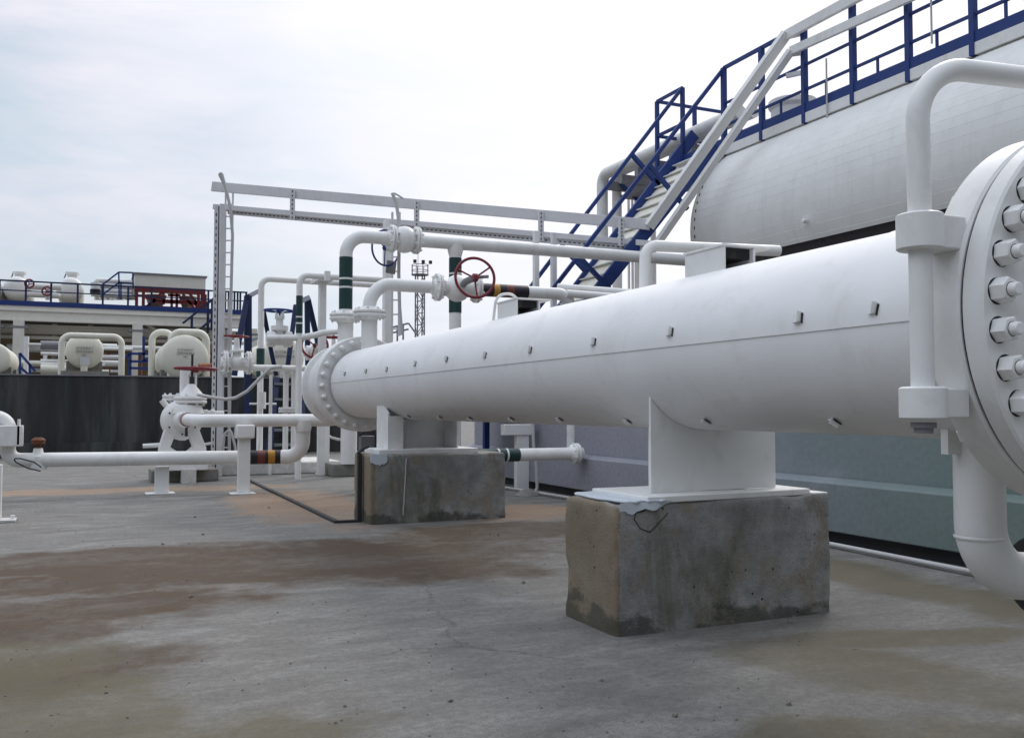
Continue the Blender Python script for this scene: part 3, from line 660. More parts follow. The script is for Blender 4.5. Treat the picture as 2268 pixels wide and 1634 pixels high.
# ------------------------------------------------------------------ cable tray rack
tr = thing('cable_tray_rack', 'double white cable tray on a tall post rising along the blue stair', 'cable tray', (1.84, 15.4, 0))
def trd(u): return 15.4 + (13.75 - 15.4) * (u - 470) / 970
def tp(u, v): return dep(u, v, trd(u))
up0, up1 = tp(470, 413), tp(1440, 498); lo0, lo1 = tp(476, 459), tp(1440, 541)
MB().beam(up0, up1, .05, .16).build('upper_tray', 'tray', tr, bev=.006)
MB().beam(lo0, lo1, .14, .085).build('lower_tray', 'tray', tr, bev=.006)
dn = V((0, 0, -.085)); a = lo0 + dn + V((.2, -.14, -.005)); b_ = lo1 + dn
mb = MB().beam(a, b_, .05, .075); d_ = (b_ - a).normalized(); sd_ = d_.cross(V((0, 0, 1))).normalized()
mb.holes(a, b_, 95, sd_.cross(d_), sd_, .035, .018, .0265); mb.build('perforated_flange', 'tray', tr)
for u, v0, v1 in ((648, 420, 488), (923, 446, 512), (1198, 469, 535), (1376, 485, 545)):
    a = dep(u, v0, trd(u) - .09); b_ = dep(u, v1, trd(u) - .09); b_.x, b_.y = a.x, a.y
    mb = MB().beam(a, b_, .075, .05, (0, 1, 0)); mb.holes(a, b_, 7, (1, -.3, 0), (-.28, -1, 0), .03, .016, .031); mb.build('hanger', 'tray', tr)
pb = dep(493, 452, 15.1)
MB().bb(pb.x - .045, pb.x + .045, pb.y - .03, pb.y + .03, 0, pb.z).build('post', 'tray', tr, bev=.006)
q = dep(479, 455, 15.1)
mb = MB().bb(q.x - .028, q.x + .028, q.y - .02, q.y + .02, 0, q.z)
mb.holes((q.x, q.y - .02, .1), (q.x, q.y - .02, q.z - .1), 38, (1, 0, 0), (0, -1, 0), .05, .016, .002)
mb.build('perforated_channel', 'tray', tr)
q = dep(485.5, 457, 15.12); MB().bb(q.x - .012, q.x + .012, q.y + .0, q.y + .02, 0, q.z).build('slot', 'dark', tr)
# the two trays that climb along the stair and follow the platform
ca = onx(1742, 75, 8.85); cb = onx(1752, 113, 8.85)
a1 = onx(2290, -215, 8.85); b1_ = onx(2290, -150, 8.85)
UPN = V((-.3, -.4, .86))
mbA = MB(); mbA.beam(up1 + V((-.02, 0, -.03)), ca, .09, .145, UPN); mbA.beam(ca + V((0, .03, -.02)), onx(2006, -64, 8.85), .06, .14); mbA.build('climbing_tray', 'white', tr, bev=.005)
lb0 = tp(1452, 545)
mbB = MB(); mbB.beam(lb0, cb, .09, .10, UPN); mbB.beam(cb + V((0, .02, 0)), onx(2040, -17, 8.85), .05, .12); mbB.build('climbing_tray', 'white', tr, bev=.005)
# slim ladders with hoses beside the post and the column
def ladder(u0, u1, vt, vb, d, lab):
    o = thing('cable_ladder', lab, 'cable ladder', (dep(u0, vt, d).x, dep(u0, vt, d).y, 0), 'vertical cable ladders')
    a, b_ = dep(u0, vt, d), dep(u1, vt, d); zb = dep(u0, vb, d).z
    mb = MB()
    for p in (a, b_): mb.bb(p.x - .014, p.x + .014, p.y - .012, p.y + .012, zb, p.z)
    mb.build('rail', 'tray', o); mb = MB(); z = zb + .1
    while z < a.z - .05: mb.beam(V((a.x, a.y, z)), V((b_.x, b_.y, z)), .02, .02); z += .2
    mb.build('rung', 'tray', o); return o
ladder(500, 516, 424, 1030, 15.3, 'thin white cable ladder beside the tall left tray post')
ladder(869, 885, 470, 745, 12.9, 'thin white cable ladder behind the valve column')
def hose(pts, d, r, lab, mat='cable', bend=.1):
    return single(MB().tube([dep(u, v, d) for u, v in pts], r, 8, bend, 4), 'cable_hose', mat, lab, 'hose')
hose([(497, 408), (486, 386), (491, 384), (501, 420), (510, 460), (515, 520), (512, 640), (507, 700), (508, 1000)], 15.0, .026, 'bent grey hose hooking over the left end of the upper tray')
hose([(869, 428), (878, 450), (882, 480), (884, 540), (883, 600), (885, 680), (890, 742)], 12.3, .024, 'bent pale hose dropping past the topmost valve')
hose([(873, 428), (884, 434), (893, 440)], 12.4, .013, 'short pale hose stub bent over the upper tray')
hose([(438, 874), (470, 880), (500, 884), (522, 881), (548, 866), (575, 838), (600, 814), (625, 812)], 13.6, .025, 'sagging grey cable slung between pump valve and pipe')
# ------------------------------------------------------------------ steel stair and walkway on the tank
st = thing('steel_stair', 'blue steel stair climbing steeply to the tank walkway', 'stair', (7.0, 12.24, 0))
yN, yF = 11.69, 12.8
def lineY(u0, v0, u1, v1, y, zend):
    a, b_ = ony(u0, v0, y), ony(u1, v1, y); k = (zend - a.z) / (b_.z - a.z); return a, a + (b_ - a) * k
a, b_ = lineY(1511, 195, 1296, 477, yF, 2.2); MB().beam(a, b_, .05, .055).build('handrail', 'blue', st)
a, b_ = lineY(1603, 152, 1372, 450, yN, 2.2); MB().beam(a, b_, .05, .055).build('handrail', 'blue', st)
a, b_ = lineY(1538, 298, 1396, 485, yF, 1.2); sF = (a, b_); MB().beam(a, b_, .06, .19).build('stringer', 'blue', st)
a, b_ = lineY(1584, 322, 1458, 479, yN, 1.2); sN = (a, b_); MB().beam(a, b_, .06, .19).build('stringer', 'blue', st)
z = 1.36
while z < 5.2:
    k = (z - sN[0].z) / (sN[1].z - sN[0].z); x = sN[0].x + (sN[1].x - sN[0].x) * k
    MB().bb(x - .045, x + .10, yN + .032, yF - .032, z - .05, z - .036).build('tread', 'white', st); z += .2
pA, pB = sN[0].lerp(sN[1], .03), sN[0].lerp(sN[1], .995); MB().beam((pA.x, (yN + yF) / 2, pA.z - .075), (pB.x, (yN + yF) / 2, pB.z - .075), yF - yN - .064, .02).build('soffit_plate', 'cream', st)
sdv = (sN[0] - sN[1]).normalized(); nv = V((sdv.z, 0, -sdv.x))
for hp, y, L in ((ony(1437, 366, yN), yN, .92), (ony(1282, 568, yN), yN, .92), (ony(1399, 342, yF), yF, .75), (ony(1244, 545, yF), yF, .75)):
    MB().beam(hp, hp + nv * L, .06, .06, (0, 1, 0)).build('rail_post', 'blue', st)
xl_ = sN[0].x + (sN[1].x - sN[0].x) * (sN[0].z - 1.2) / (sN[0].z - sN[1].z)
MB().bb(xl_ - .75, xl_ + .2, yN - .05, yF + .05, 1.14, 1.20).build('landing', 'steel', st)
for x in (xl_ - .65, xl_ + .1): MB().bb(x - .04, x + .04, yF - .05, yF + .03, 0, 1.139).build('landing_leg', 'blue', st)
wk = thing('tank_walkway', 'blue railed steel walkway along the top of the big tank', 'walkway', (9.6, 8, 5.2))
XE = 8.955; ZD = 5.315
MB().bb(XE - .03, XE + .03, 2.5, 13.55, ZD - .13, ZD).build('edge_beam', 'blue', wk)
MB().bb(XE - .034, XE + .05, 2.5, 13.55, ZD - .27, ZD - .134).build('fascia', 'white', wk)
MB().bb(XE + .031, 10.4, 2.5, 13.57, ZD - .03, ZD - .002).build('deck', 'steel', wk)
MB().bb(XE, 10.4, 13.57, 13.63, ZD - .17, ZD).build('end_beam', 'blue', wk)
py = [11.675 - .9 * i for i in range(10)]
for y in py: MB().bb(XE - .045, XE + .030, y - .033, y + .033, ZD - .27, ZD + 1.12).build('rail_post', 'blue', wk)
for y in py[:-1]: MB().bb(XE - .012, XE + .012, y - .42, y - .39, ZD - .03, ZD + .19).build('toe_post', 'blue', wk)
for z, h in ((1.12, .055), (.55, .03), (.20, .03)): MB().beam((XE, 11.675, ZD + z), (XE, 2.6, ZD + z), .04, h).build('rail', 'blue', wk)
for (x, y) in ((XE, 13.57), (XE, 12.8), (10.39, 13.57), (9.75, 13.57)): MB().bb(x - .03, x + .03, y - .03, y + .03, ZD - .25, ZD + 1.165).build('rail_post', 'blue', wk)
for z in (1.165, .55):
    MB().beam((XE, 12.8, ZD + z), (XE, 13.57, ZD + z), .04, .05).build('rail', 'blue', wk); MB().beam((XE, 13.57, ZD + z), (10.39, 13.57, ZD + z), .04, .05).build('rail', 'blue', wk)
# ribbed plates and brackets under the walkway
for y in py:
    MB().bb(XE + .12, XE + .42, y - .35, y - .02, ZD - .43, ZD - .40).build('bearing_plate', 'tank', wk)
for u, v0, v1 in ((1830, 130, 262), (2062, 0, 98)):
    p0 = onx(u, v0, XE - .06); p1 = onx(u, v1, XE - .06); p1.y = p0.y; MB().cyl(p0, p1, .012, 8).build('cable', 'cable', wk)
# tray arms to the rail posts
for a in (ca, cb, onx(1742, 161, 8.85)): MB().beam(V((8.85, a.y, a.z - .05)), V((XE, 9.875, a.z - .06)), .05, .06).build('tray_arm', 'tray', tr)
# ------------------------------------------------------------------ big horizontal tank
TX, TZ, TR = 9.786, 3.825, 1.456
tk = thing('storage_tank', 'huge white clad horizontal tank filling the upper right', 'tank', (TX, 6, 0))
mb = MB(); NT = 150
cut = radians(216)                                          # cladding stops low on the side facing the exchanger
def tprof():
    out = []; a0, a1 = radians(-30), radians(205); n = 46
    for i in range(n):
        a = a0 + (a1 - a0) * i / n; b_ = a0 + (a1 - a0) * (i + 1) / n; g = .0028
        out += [(a, TR), (a + .0028, TR - .0035), (a + .0056, TR + .003), ((a + b_) / 2, TR + .002)]
    return out
def tpt(a, r, y): return V((TX + r * cos(a), y, TZ + r * sin(a)))
pf = tprof(); prev = None
for y in (11.62, 8.6, 8.59, 5.0, 2.0):
    rr = [mb.bm.verts.new(tpt(a, r, y)) for a, r in pf]
    if prev:
        for i in range(len(pf) - 1): mb.bm.faces.new((prev[i], prev[i + 1], rr[i + 1], rr[i]))
    prev = rr
mb.build('cladding', 'tank', tk, smooth=20)
mb = MB(); mb.lathe((TX, 2.0, TZ), (0, 1, 0), [(0, TR - .05), (9.6, TR - .05)], 72); mb.build('shell', 'belly', tk)
mb = MB(); dm = [(0, TR + .006), (.05, TR + .006), (.05, TR - .004)]
for i in range(1, 15):
    a = pi / 2 * i / 14; dm.append((.05 + .62 * sin(a), max(.01, (TR - .004) * cos(a) ** .75 if i < 14 else .01)))
mb.lathe((TX, 11.57, TZ), (0, 1, 0), dm, 96); mb.build('dome_end', 'tank', tk, smooth=50)
mb = MB()
for i in range(60):
    a = radians(90 + 2.6 * i)
    if i % 2: continue
    mb.prism([tpt(a, TR + .007, 11.60), tpt(a + radians(1.9), TR + .007, 11.60), tpt(a + radians(1.9), TR + .013, 11.60), tpt(a, TR + .013, 11.60)], (0, .02, 0))
mb.build('edge_rivet', 'dark', tk)
for y in (4, 10): MB().bb(TX - 1.1, TX + 1.1, y - .25, y + .25, 0, TZ - TR * .62).build('saddle', 'pier', tk)
q = onx(1683, 215, 9.7); MB().lathe((9.72, 11.0, ZD - .2), (0, 0, 1), [(0, .32), (.55, .32), (.6, .36), (.68, .36), (.72, .3), (.78, .1)], 28).build('manhole', 'tank', tk)
q = onx(1785, 490, 8.34); MB().lathe(q, (-1, 0, .1), [(0, .03), (.05, .03), (.055, .02)], 10).build('stud', 'tank', tk)
# pipe bundle turning down behind the tank's end
pr = thing('pipe_bundle', 'cluster of fat white pipes bending down behind the upper stair landing', 'pipes', (9.6, 17, 0))
for i, (u, v, d, r) in enumerate(((1334, 388, 19.0, .115), (1366, 384, 19.0, .10), (1412, 395, 19.4, .075), (1446, 398, 19.4, .06))):
    p = dep(u, v, d); q = onx(1640 + 30 * i, 222 + 14 * i, p.x)
    MB().tube([V((p.x, p.y, 0)), V((p.x, p.y, p.z)), V((p.x, q.y, p.z))], r, 18, .22, 8).build('pipe', 'white', pr)
p = dep(1334, 388, 19.0); q = onx(1640, 222, p.x)
for i in range(6):
    c = p.lerp(q, .06 + .13 * i); MB().bb(c.x - .08, c.x + 1.25, c.y - .06, c.y + .06, p.z - .36, p.z - .2).build('cross_beam', 'steel', pr)
MB().bb(p.x + .3, p.x + 1.2, q.y, p.y - .2, p.z - .5, p.z - .44).build('grating', 'steel', pr)
p = dep(1392, 440, 19.3)
for dx_ in (0, .09, .22): MB().cyl((p.x + dx_, p.y, 0), (p.x + dx_, p.y, p.z + .2), .028, 8).build('thin_pipe', 'rust' if dx_ > .2 else 'white', pr)
MB().beam(dep(1372, 405, 18.8), dep(1440, 470, 18.8), .07, .07).build('brace', 'blue', pr)
# ------------------------------------------------------------------ low pipes, supports and pump on the left
YP = 12.38; ZP = ony(560, 931, YP).z
lp = thing('suction_pipe', 'white horizontal pipe from the pump to the exchanger head with a drop elbow', 'pipe', (1.6, YP, .9), 'low pipes left of the exchanger')
x0 = ony(440, 931, YP).x; x1 = ony(735, 935, YP).x; xd = ony(672, 935, YP).x
MB().tube([(x0 - .03, 13.5, ZP), (x0 + .06, YP, ZP), (x1, YP, ZP), (x1 + .25, YP - .3, ZP + .12)], .083, 24, .12, 8).build('pipe', 'white', lp)
Z2 = ony(300, 1017, 12.7).z; Y2 = 12.7
MB().tube([(xd, YP, ZP - .02), (xd, YP + .06, Z2), (xd - .24, Y2 - .12, Z2)], .094, 24, .23, 10).build('drop_leg', 'white', lp)
MB().lathe((xd, YP, ZP), (0, 0, -1), [(0, .115), (.08, .11), (.15, .095)], 24).build('tee', 'white', lp)
q = V((x0 - .035, 13.5, ZP)); MB().lathe(q, (0, 1, 0), [(0, .1), (.08, .1)], 24).build('gasket', 'pink', lp)
l2 = thing('return_pipe', 'low white pipe with black red and yellow bands crossing in front of the pump plinth', 'pipe', (0, Y2, .4), 'low pipes left of the exchanger')
xl = ony(12, 1025, Y2).x; xb0, xb1 = ony(553, 1010, Y2).x, ony(634, 1010, Y2).x
zu = ony(22, 925, Y2).z
MB().tube([(xl - 2.5, Y2, zu), (xl + .02, Y2, zu), (xl + .02, Y2, Z2 + .02), (xb1 + .02, Y2 - .12, Z2)], .088, 24, .14, 10).build('pipe', 'white', l2)
def xq(u): return ony(u, 1010, Y2).x
def P2(u): x = xq(u); return V((x, Y2 - .12 * (x - xl) / (xb1 - xl), Z2))
for u0, u1, mt in ((545, 566, 'black'), (566, 583, 'brown'), (583, 589, 'black'), (589, 604, 'yellow'), (604, 632, 'black')): band(l2, P2(u0), P2(u1), .092, mt)
sv = thing('drain_valve', 'small white valve with rusty brown handle on the low pipe', 'valve', ony(83, 1025, Y2 - .05))
q = V((ony(84, 1020, Y2).x, Y2, Z2)); MB().lathe(q - V((0, 0, .1)), (0, 0, 1), [(0, .1), (.16, .1), (.2, .06), (.26, .05)], 16).build('body', 'white', sv)
MB().lathe(q + V((0, 0, .16)), (0, 0, 1), [(0, .03), (.05, .03), (.05, .075), (.1, .085), (.13, .05)], 10).build('handle', 'rust', sv)
hq = [(90, 1042), (60, 1035), (35, 1022), (30, 1014), (45, 1014), (75, 1022), (92, 1034)]
single(MB().tube([ony(u, v + 1, Y2 - .2) for u, v in hq], .009, 6, .05), 'bonding_loop', 'dark', 'thin dark cable loop at the small valve on the left', 'cable')
# pipe stand at the left edge
ls = thing('pipe_stand', 'white pipe stand with clamp plate at the left edge', 'support', onz(0, 1155))
q = onz(2, 1155); MB().bb(q.x - .12, q.x - .0, q.y - .06, q.y + .06, 0, .55).build('post', 'white', ls)
MB().bb(q.x - .2, q.x + .13, q.y - .12, q.y + .12, 0.004, .024).build('base_plate', 'kerb', ls)
q2 = ony(25, 964, Y2 - .12); MB().bb(q2.x - .5, q2.x + .13, Y2 - .2, Y2 - .1, q2.z - .13, q2.z + .12).build('clamp_plate', 'white', ls, bev=.01)
q2 = ony(41, 960, Y2 - .15); MB().bb(q2.x - .012, q2.x + .012, Y2 - .2, Y2, q2.z - .13, q2.z + .17).build('clamp_lip', 'white', ls)
MB().cyl((q.x + .1, q.y, .02), (q.x + .1, q.y, .06), .02, 8).build('anchor_bolt', 'white', ls)
# supports with base plates
def support(u, vb, wd, y, ztop, lab, collar=None):
    q = onz(u, vb); q = ony(u, vb - 5, y); x = q.x
    o = thing('pipe_support', lab, 'support', (x, y, 0), 'pipe supports on the slab')
    MB().bb(x - wd / 2, x + wd / 2, y - .05, y + .05, .016, ztop).build('post', 'white', o, bev=.004)
    MB().bb(x - wd * 1.15, x + wd * .9, y - .16, y + .12, .004, .016).build('base_plate', 'white', o)
    if collar: MB().bb(x + collar[0], x + collar[1], y - .115, y + .115, collar[2], collar[3]).build('collar', 'white', o, bev=.02)
    return o
support(539, 1090, .15, 12.30, ZP - .2, 'white steel support under the pump pipe, with rounded collar and floor plate', (-.11, .12, ZP - .23, ZP - .05))
support(358, 1090, .17, 12.74, Z2 - .1, 'short white support under the banded low pipe by the pump plinth')
q = onz(720, 1050); support(720, 1050, .12, q.y, .86, 'slender white support behind the drop elbow near the exchanger flange')
# kerb and plinths
single(MB().bb(1.55, 3.9, 15.68, 17.2, 0, .2), 'concrete_kerb', 'kerb', 'whitewashed concrete kerb behind the drop elbow', 'kerb', bev=.02)
p0, p1 = onz(335, 1070), onz(480, 1062)
pl = thing('pump_plinth', 'grey concrete plinth under the white pump', 'plinth', ((p0.x + p1.x) / 2, 15, 0))
MB().bb(p0.x, p1.x, 14.66, 15.35, 0, .18).build('body', 'pier', pl, bev=.015)
MB().bb(p0.x + .1, p0.x + .78, 14.45, 15.0, .181, .43).build('frame', 'white', pl, bev=.01)
q = ony(418, 1058, 14.4); MB().bb(q.x - .1, q.x + .1, 14.35, 14.62, 0, .2).build('pad', 'kerb', pl)
p0 = dep(737, 1046, 14.8); single(MB().bb(p0.x, p0.x + .65, p0.y, p0.y + .6, 0, .2), 'concrete_pad', 'pier', 'low grey concrete pad left of the far pedestal under the head pipe', 'concrete block', bev=.015)
p0 = dep(781, 1020, 14.75); o = thing('pipe_column', 'white vertical pipe standing under the exchanger head on a low pad', 'pipe', (p0.x, p0.y, .2))
MB().cyl((p0.x, p0.y + .25, .2), (p0.x, p0.y + .25, 1.5), .13, 24).build('pipe', 'white', o)
o2 = thing('cable_box', 'small grey junction box tangled with wires behind the far saddle', 'junction box', dep(812, 985, 12))
q = dep(812, 982, 12); MB().box(q, (.18, .14, .2)).build('box', 'steel', o2, bev=.01); MB().tube([q + V((-.1, 0, .1)), q + V((.05, -.1, .22)), q + V((.12, -.08, 0)), q + V((-.05, -.12, -.16))], .012, 8, .05).build('wire', 'dark', o2)
MB().bb(q.x - .12, q.x + .12, q.y - .05, q.y + .05, 0, q.z - .1).build('foot', 'white', o2)
# the pump
YU = 14.75
pc = ony(402, 930, YU); pu = thing('pump', 'white volute pump on splayed feet at the left', 'pump', (pc.x, YU, .43))
def pz(v): return ony(402, v, YU).z
def pxx(u): return ony(u, 930, YU).x
mb = MB().lathe((pc.x, YU - .16, pc.z), (0, 1, 0), [(0, .05), (0, .20), (.03, .25), (.09, .30), (.2, .30), (.26, .25), (.3, .1)], 40); mb.build('volute', 'flange', pu)
mb = MB().lathe((pc.x + .02, YU - .165, pc.z), (0, -1, 0), [(0, .16), (.05, .15), (.09, .12), (.16, .11)], 32); mb.build('suction_cover', 'flange', pu)
for i in range(6):
    a = radians(60 * i + 30); q = V((pc.x + .21 * cos(a), YU - .145, pc.z + .21 * sin(a))); MB().lathe(q, (0, -1, 0), [(0, .014), (.02, .014)], 8).build('bolt', 'dark', pu)
for sg, xx in ((-1, pxx(352)), (1, pxx(456))):
    MB().prism([(pc.x + sg * .10, YU - .12, pc.z - .24), (pc.x + sg * .24, YU - .12, pc.z - .13), (xx, YU - .12, .50), (xx, YU - .12, .44), (xx - sg * .28, YU - .12, .44), (pc.x + sg * .16, YU - .12, .52)], (0, .24, 0)).build('foot', 'flange', pu, bev=.01)
MB().bb(pxx(345), pxx(462), YU - .2, YU + .25, .405, .44).build('base_plate', 'white', pu)
ztop = pz(893)
MB().lathe((pxx(412), YU, pc.z + .1), (0, 0, 1), [(0, .26), (.12, .22), (ztop - pc.z - .1, .17)], 28).build('discharge_neck', 'flange', pu)
MB().tube([(pxx(382), YU, pc.z + .12), (pxx(362), YU, pz(892)), (pxx(358), YU, pz(886))], .045, 12, .05).build('lifting_ear', 'flange', pu)
MB().cyl((pxx(360), YU + .1, pz(985)), (pxx(318), YU + .1, pz(987)), .035, 10).build('drain_stub', 'white', pu)
MB().lathe((pxx(452), YU + .1, pz(917)), (1, 0, 0), [(0, .07), (.06, .07), (.07, .055), (.10, .055), (.11, .075), (.16, .075), (.17, .05), (.3, .05)], 16).build('shaft_seal', 'flange', pu)
MB().lathe((pxx(409), YU - .3, pz(965)), (0, 0, 1), [(0, .025), (.1, .02), (.16, .03)], 8).build('drain_plug', 'dark', pu)
# gate valve on the pump's discharge
gv_ = thing('gate_valve', 'white gate valve on top of the pump with flat red handwheel and tall stem', 'valve', (pxx(420), YU, ztop))
MB().flange((pxx(421), YU, pz(886)), (0, 0, 1), .24, .045, .01, 8, None, None).build('flange', 'flange', gv_)
MB().lathe((pxx(423), YU, pz(878)), (0, 0, 1), [(0, .19), (.05, .16), (.16, .07), (.19, .05)], 24).build('bonnet', 'flange', gv_)
zy0, zy1 = pz(862), pz(822)
mb = MB()
for dx_ in (-.055, .055): mb.tube([(pxx(424) + dx_ * .6, YU, zy0 - .02), (pxx(424) + dx_, YU, zy0 + .06), (pxx(424) + dx_, YU, zy1 - .05), (pxx(424) + dx_ * .4, YU, zy1)], .017, 8, .04)
mb.build('yoke', 'flange', gv_)
MB().cyl((pxx(424), YU, zy0 - .05), (pxx(424), YU, pz(784)), .018, 10).build('stem', 'dark', gv_)
MB().wheel((pxx(432), YU, pz(816)), (0.02, 0, 1), .30, .021, 4, .4).build('handwheel', 'red', gv_)
o = thing('riser_pipe', 'short white flanged riser standing behind the pump valve', 'pipe', (pxx(400), YU + .5, .5))
q = ony(406, 860, YU + .5); MB().cyl((q.x, q.y, .6), (q.x, q.y, ony(406, 815, YU + .5).z), .055, 16).build('pipe', 'white', o)
MB().flange((ony(385, 880, YU + .5).x, YU + .5, ony(385, 881, YU + .5).z), (0, 0, 1), .17, .04, .01, 8).build('flange', 'flange', o)
# ------------------------------------------------------------------ piping forest between pump and exchanger
def P(u, v, d): return dep(u, v, d)
o = thing('goalpost_pipe', 'left thin white riser turning right at the top, dark green foot', 'pipe', P(578, 900, 16), 'thin white risers')
a = P(577, 800, 16); c = P(577, 616, 16); e2 = ony(850, 624, c.y)
MB().tube([V((a.x, a.y, 0)), V((a.x, a.y, c.z)), V((e2.x, a.y, c.z))], .052, 16, .14, 8).build('pipe', 'white', o)
vband(o, a, ony(577, 835, a.y).z, ony(577, 772, a.y).z, .07, 'green')
o = thing('goalpost_pipe', 'right thin white riser with green band and two rings, turning right at the top', 'pipe', P(661, 900, 14.5), 'thin white risers')
a = P(662, 800, 14.5); c = P(662, 608, 14.5); e2 = ony(850, 618, c.y)
MB().tube([V((a.x, a.y, 0)), V((a.x, a.y, c.z)), V((e2.x, a.y, c.z))], .05, 16, .13, 8).build('pipe', 'white', o)
vband(o, a, ony(661, 738, a.y).z, ony(661, 655, a.y).z, .053, 'green')
for v in (702, 716): z = ony(661, v, a.y).z; vband(o, a, z - .012, z + .012, .055, 'white', 'ring')
z = ony(661, 748, a.y).z
q = ony(690, 742, a.y - .2); MB().tube([V((a.x, a.y, z)), V((a.x + .25, a.y, z + .05)), ony(715, 737, a.y), ony(762, 733, a.y)], .05, 14, .1).build('branch', 'white', o)
MB().tube([V((a.x - .5, a.y, z - .02)), V((a.x + .02, a.y, z))], .05, 14).build('branch', 'white', o)
o = thing('pipe_support', 'white post with clamp holding the two thin risers level run', 'support', P(713, 800, 15.2))
a = P(713, 760, 15.2); zt_ = ony(713, 626, a.y).z
MB().bb(a.x - .06, a.x + .06, a.y - .05, a.y + .05, 0, zt_).build('post', 'white', o, bev=.01)
MB().bb(a.x - .14, a.x + .1, a.y - .35, a.y + .3, zt_, zt_ + .06).build('arm', 'white', o)
q = P(725, 608, 14.45); MB().bb(q.x - .04, q.x + .04, q.y - .04, q.y + .04, q.z - .1, q.z + .05).build('clamp', 'white', o)
def gatevalve(u, v, d, rb, axis, lab, wu, wv, wr, wn, wmat, spokes=4, flat=True, flR=None):
    c = P(u, v, d); o = thing('gate_valve', lab, 'valve', c, 'valves in the pipe forest'); ax = V(axis)
    half = rb * 1.5
    mb = valve_body(MB(), c, ax, rb, half, flR or rb * 1.25, .03, 8, rb * .6); mb.build('body', 'flange', o)
    wc_ = P(wu, wv, d if flat else d - .35)
    d_ = (wc_ - c); L = d_.length
    MB().lathe(c, d_, [(rb * .6, rb * .62), (L * .38, rb * .55), (L * .40, rb * .95), (L * .47, rb * .95), (L * .49, rb * .5), (L * .62, rb * .38), (L * .9, rb * .36), (L * .97, rb * .2)], 20).build('bonnet', 'flange', o)
    MB().wheel(wc_, wn, wr, wr * (.075 if flat else .10), spokes, .3).build('handwheel', wmat, o)
    MB().cyl(wc_ - d_.normalized() * .1, wc_ + d_.normalized() * .07, .015, 8).build('stem', 'dark', o)
    return o
c = P(619, 751, 14.6); o = thing('gate_valve', 'white gate valve between the risers with dark blue flat handwheel', 'valve', c, 'valves in the pipe forest')
MB().lathe(c - V((.20, 0, 0)), (1, 0, 0), [(0, .055), (.0, .10), (.02, .125), (.12, .13), (.135, .105), (.155, .10), (.245, .10), (.265, .105), (.28, .13), (.38, .125), (.40, .10), (.40, .055)], 28).build('body', 'flange', o)
def cz(v): return P(619, v, 14.6).z
MB().lathe((c.x, c.y, c.z), (0, 0, 1), [(0, .075), (cz(735) - c.z, .07), (cz(731) - c.z, .135), (cz(722) - c.z, .135), (cz(721) - c.z, .06), (cz(708) - c.z, .055), (cz(706) - c.z, .075), (cz(700) - c.z, .075), (cz(699) - c.z, .045)], 24).build('bonnet', 'flange', o)
mb = MB()
for sg in (-1, 1): mb.beam((c.x + sg * .055, c.y, cz(701)), (c.x + sg * .04, c.y, cz(690)), .035, .05, (0, 1, 0))
mb.build('yoke', 'flange', o)
MB().wheel(P(617, 688, 14.6), (0.02, 0, 1), .215, .017, 4, .3).build('handwheel', 'blue', o)
MB().cyl((c.x, c.y, cz(704)), (c.x, c.y, cz(683)), .017, 8).build('stem', 'dark', o)
gatevalve(525, 803, 15.0, .12, (1, 0, 0), 'white gate valve beside the tray post with red handwheel edge on', 524, 745, .19, (0.03, -.02, 1), 'red', flR=.19)
gatevalve(702, 782, 15.6, .10, (1, 0, 0), 'white valve with round red handwheel facing the viewer', 697, 765, .21, (-.15, -1, .25), 'red', 3, False)
gatevalve(738, 800, 16.5, .10, (1, 0, 0), 'valve with flat red handwheel just left of the exchanger nozzle', 739, 747, .2, (0, 0, 1), 'red')
o = thing('crossover_pipe', 'thin white level pipe with red and orange bands left of the flanged valve', 'pipe', P(480, 812, 15))
c = P(440, 812, 15.0); e2 = ony(700, 812, c.y); MB().cyl(c, V((e2.x, c.y, c.z)), .052, 16).build('pipe', 'white', o)
for u0, u1, mt in ((440, 450, 'orange'), (450, 466, 'orange'), (466, 482, 'brown')): 
    band(o, ony(u0, 812, c.y), V((ony(u1, 812, c.y).x, c.y, ony(u0, 812, c.y).z)), .057, mt)
for u, v in ((636, 0), (655, 0)):
    q = ony(u, 820, c.y); MB().cyl((q.x, c.y + .1, 0), (q.x, c.y + .1, c.z), .045 if u == 636 else .05, 14).build('leg', 'white', o)
    MB().flange((q.x, c.y + .1, ony(u, 908, c.y).z), (0, 0, 1), .12, .03, .01, 6).build('flange', 'flange', o)
for i, (u, vt, vb, d, r, lab) in enumerate(((600, 830, 1052, 15.4, .028, 'thin white upright tube crossing in front of the blue stile'), (580, 820, 1040, 15.8, .02, 'thin white upright tube left of the stile with a small canister'))):
    q = P(u, vt, d); o = thing('thin_riser', lab, 'pipe', (q.x, q.y, 0)); MB().cyl((q.x, q.y, 0), q, r, 10).build('tube', 'white', o)
    if i:
        MB().cyl(P(580, 905, d - .05), V((P(580, 905, d - .05).x, P(580, 905, d - .05).y, P(580, 868, d - .05).z)), .065, 14).build('canister', 'white', o)
        z = P(580, 894, d).z; MB().cyl((q.x - .2, q.y, z), (q.x + .25, q.y, z), .016, 8).build('cross_tube', 'white', o)
hose([(560, 1028), (572, 1000), (577, 970), (578, 940), (577, 900)], 15.9, .02, 'slack white cable hanging left of the drop elbow')
hose([(722, 962), (735, 969), (750, 973), (768, 974)], 15.9, .022, 'slack white cable sagging under the exchanger head')
hose([(447, 985), (470, 981), (492, 978)], 15.5, .022, 'short white hose right of the pump feet')
hose([(492, 1030), (494, 990), (497, 960), (510, 950), (520, 985), (527, 1030)], 14.7, .02, 'bent grey conduit at the foot of the tray post')
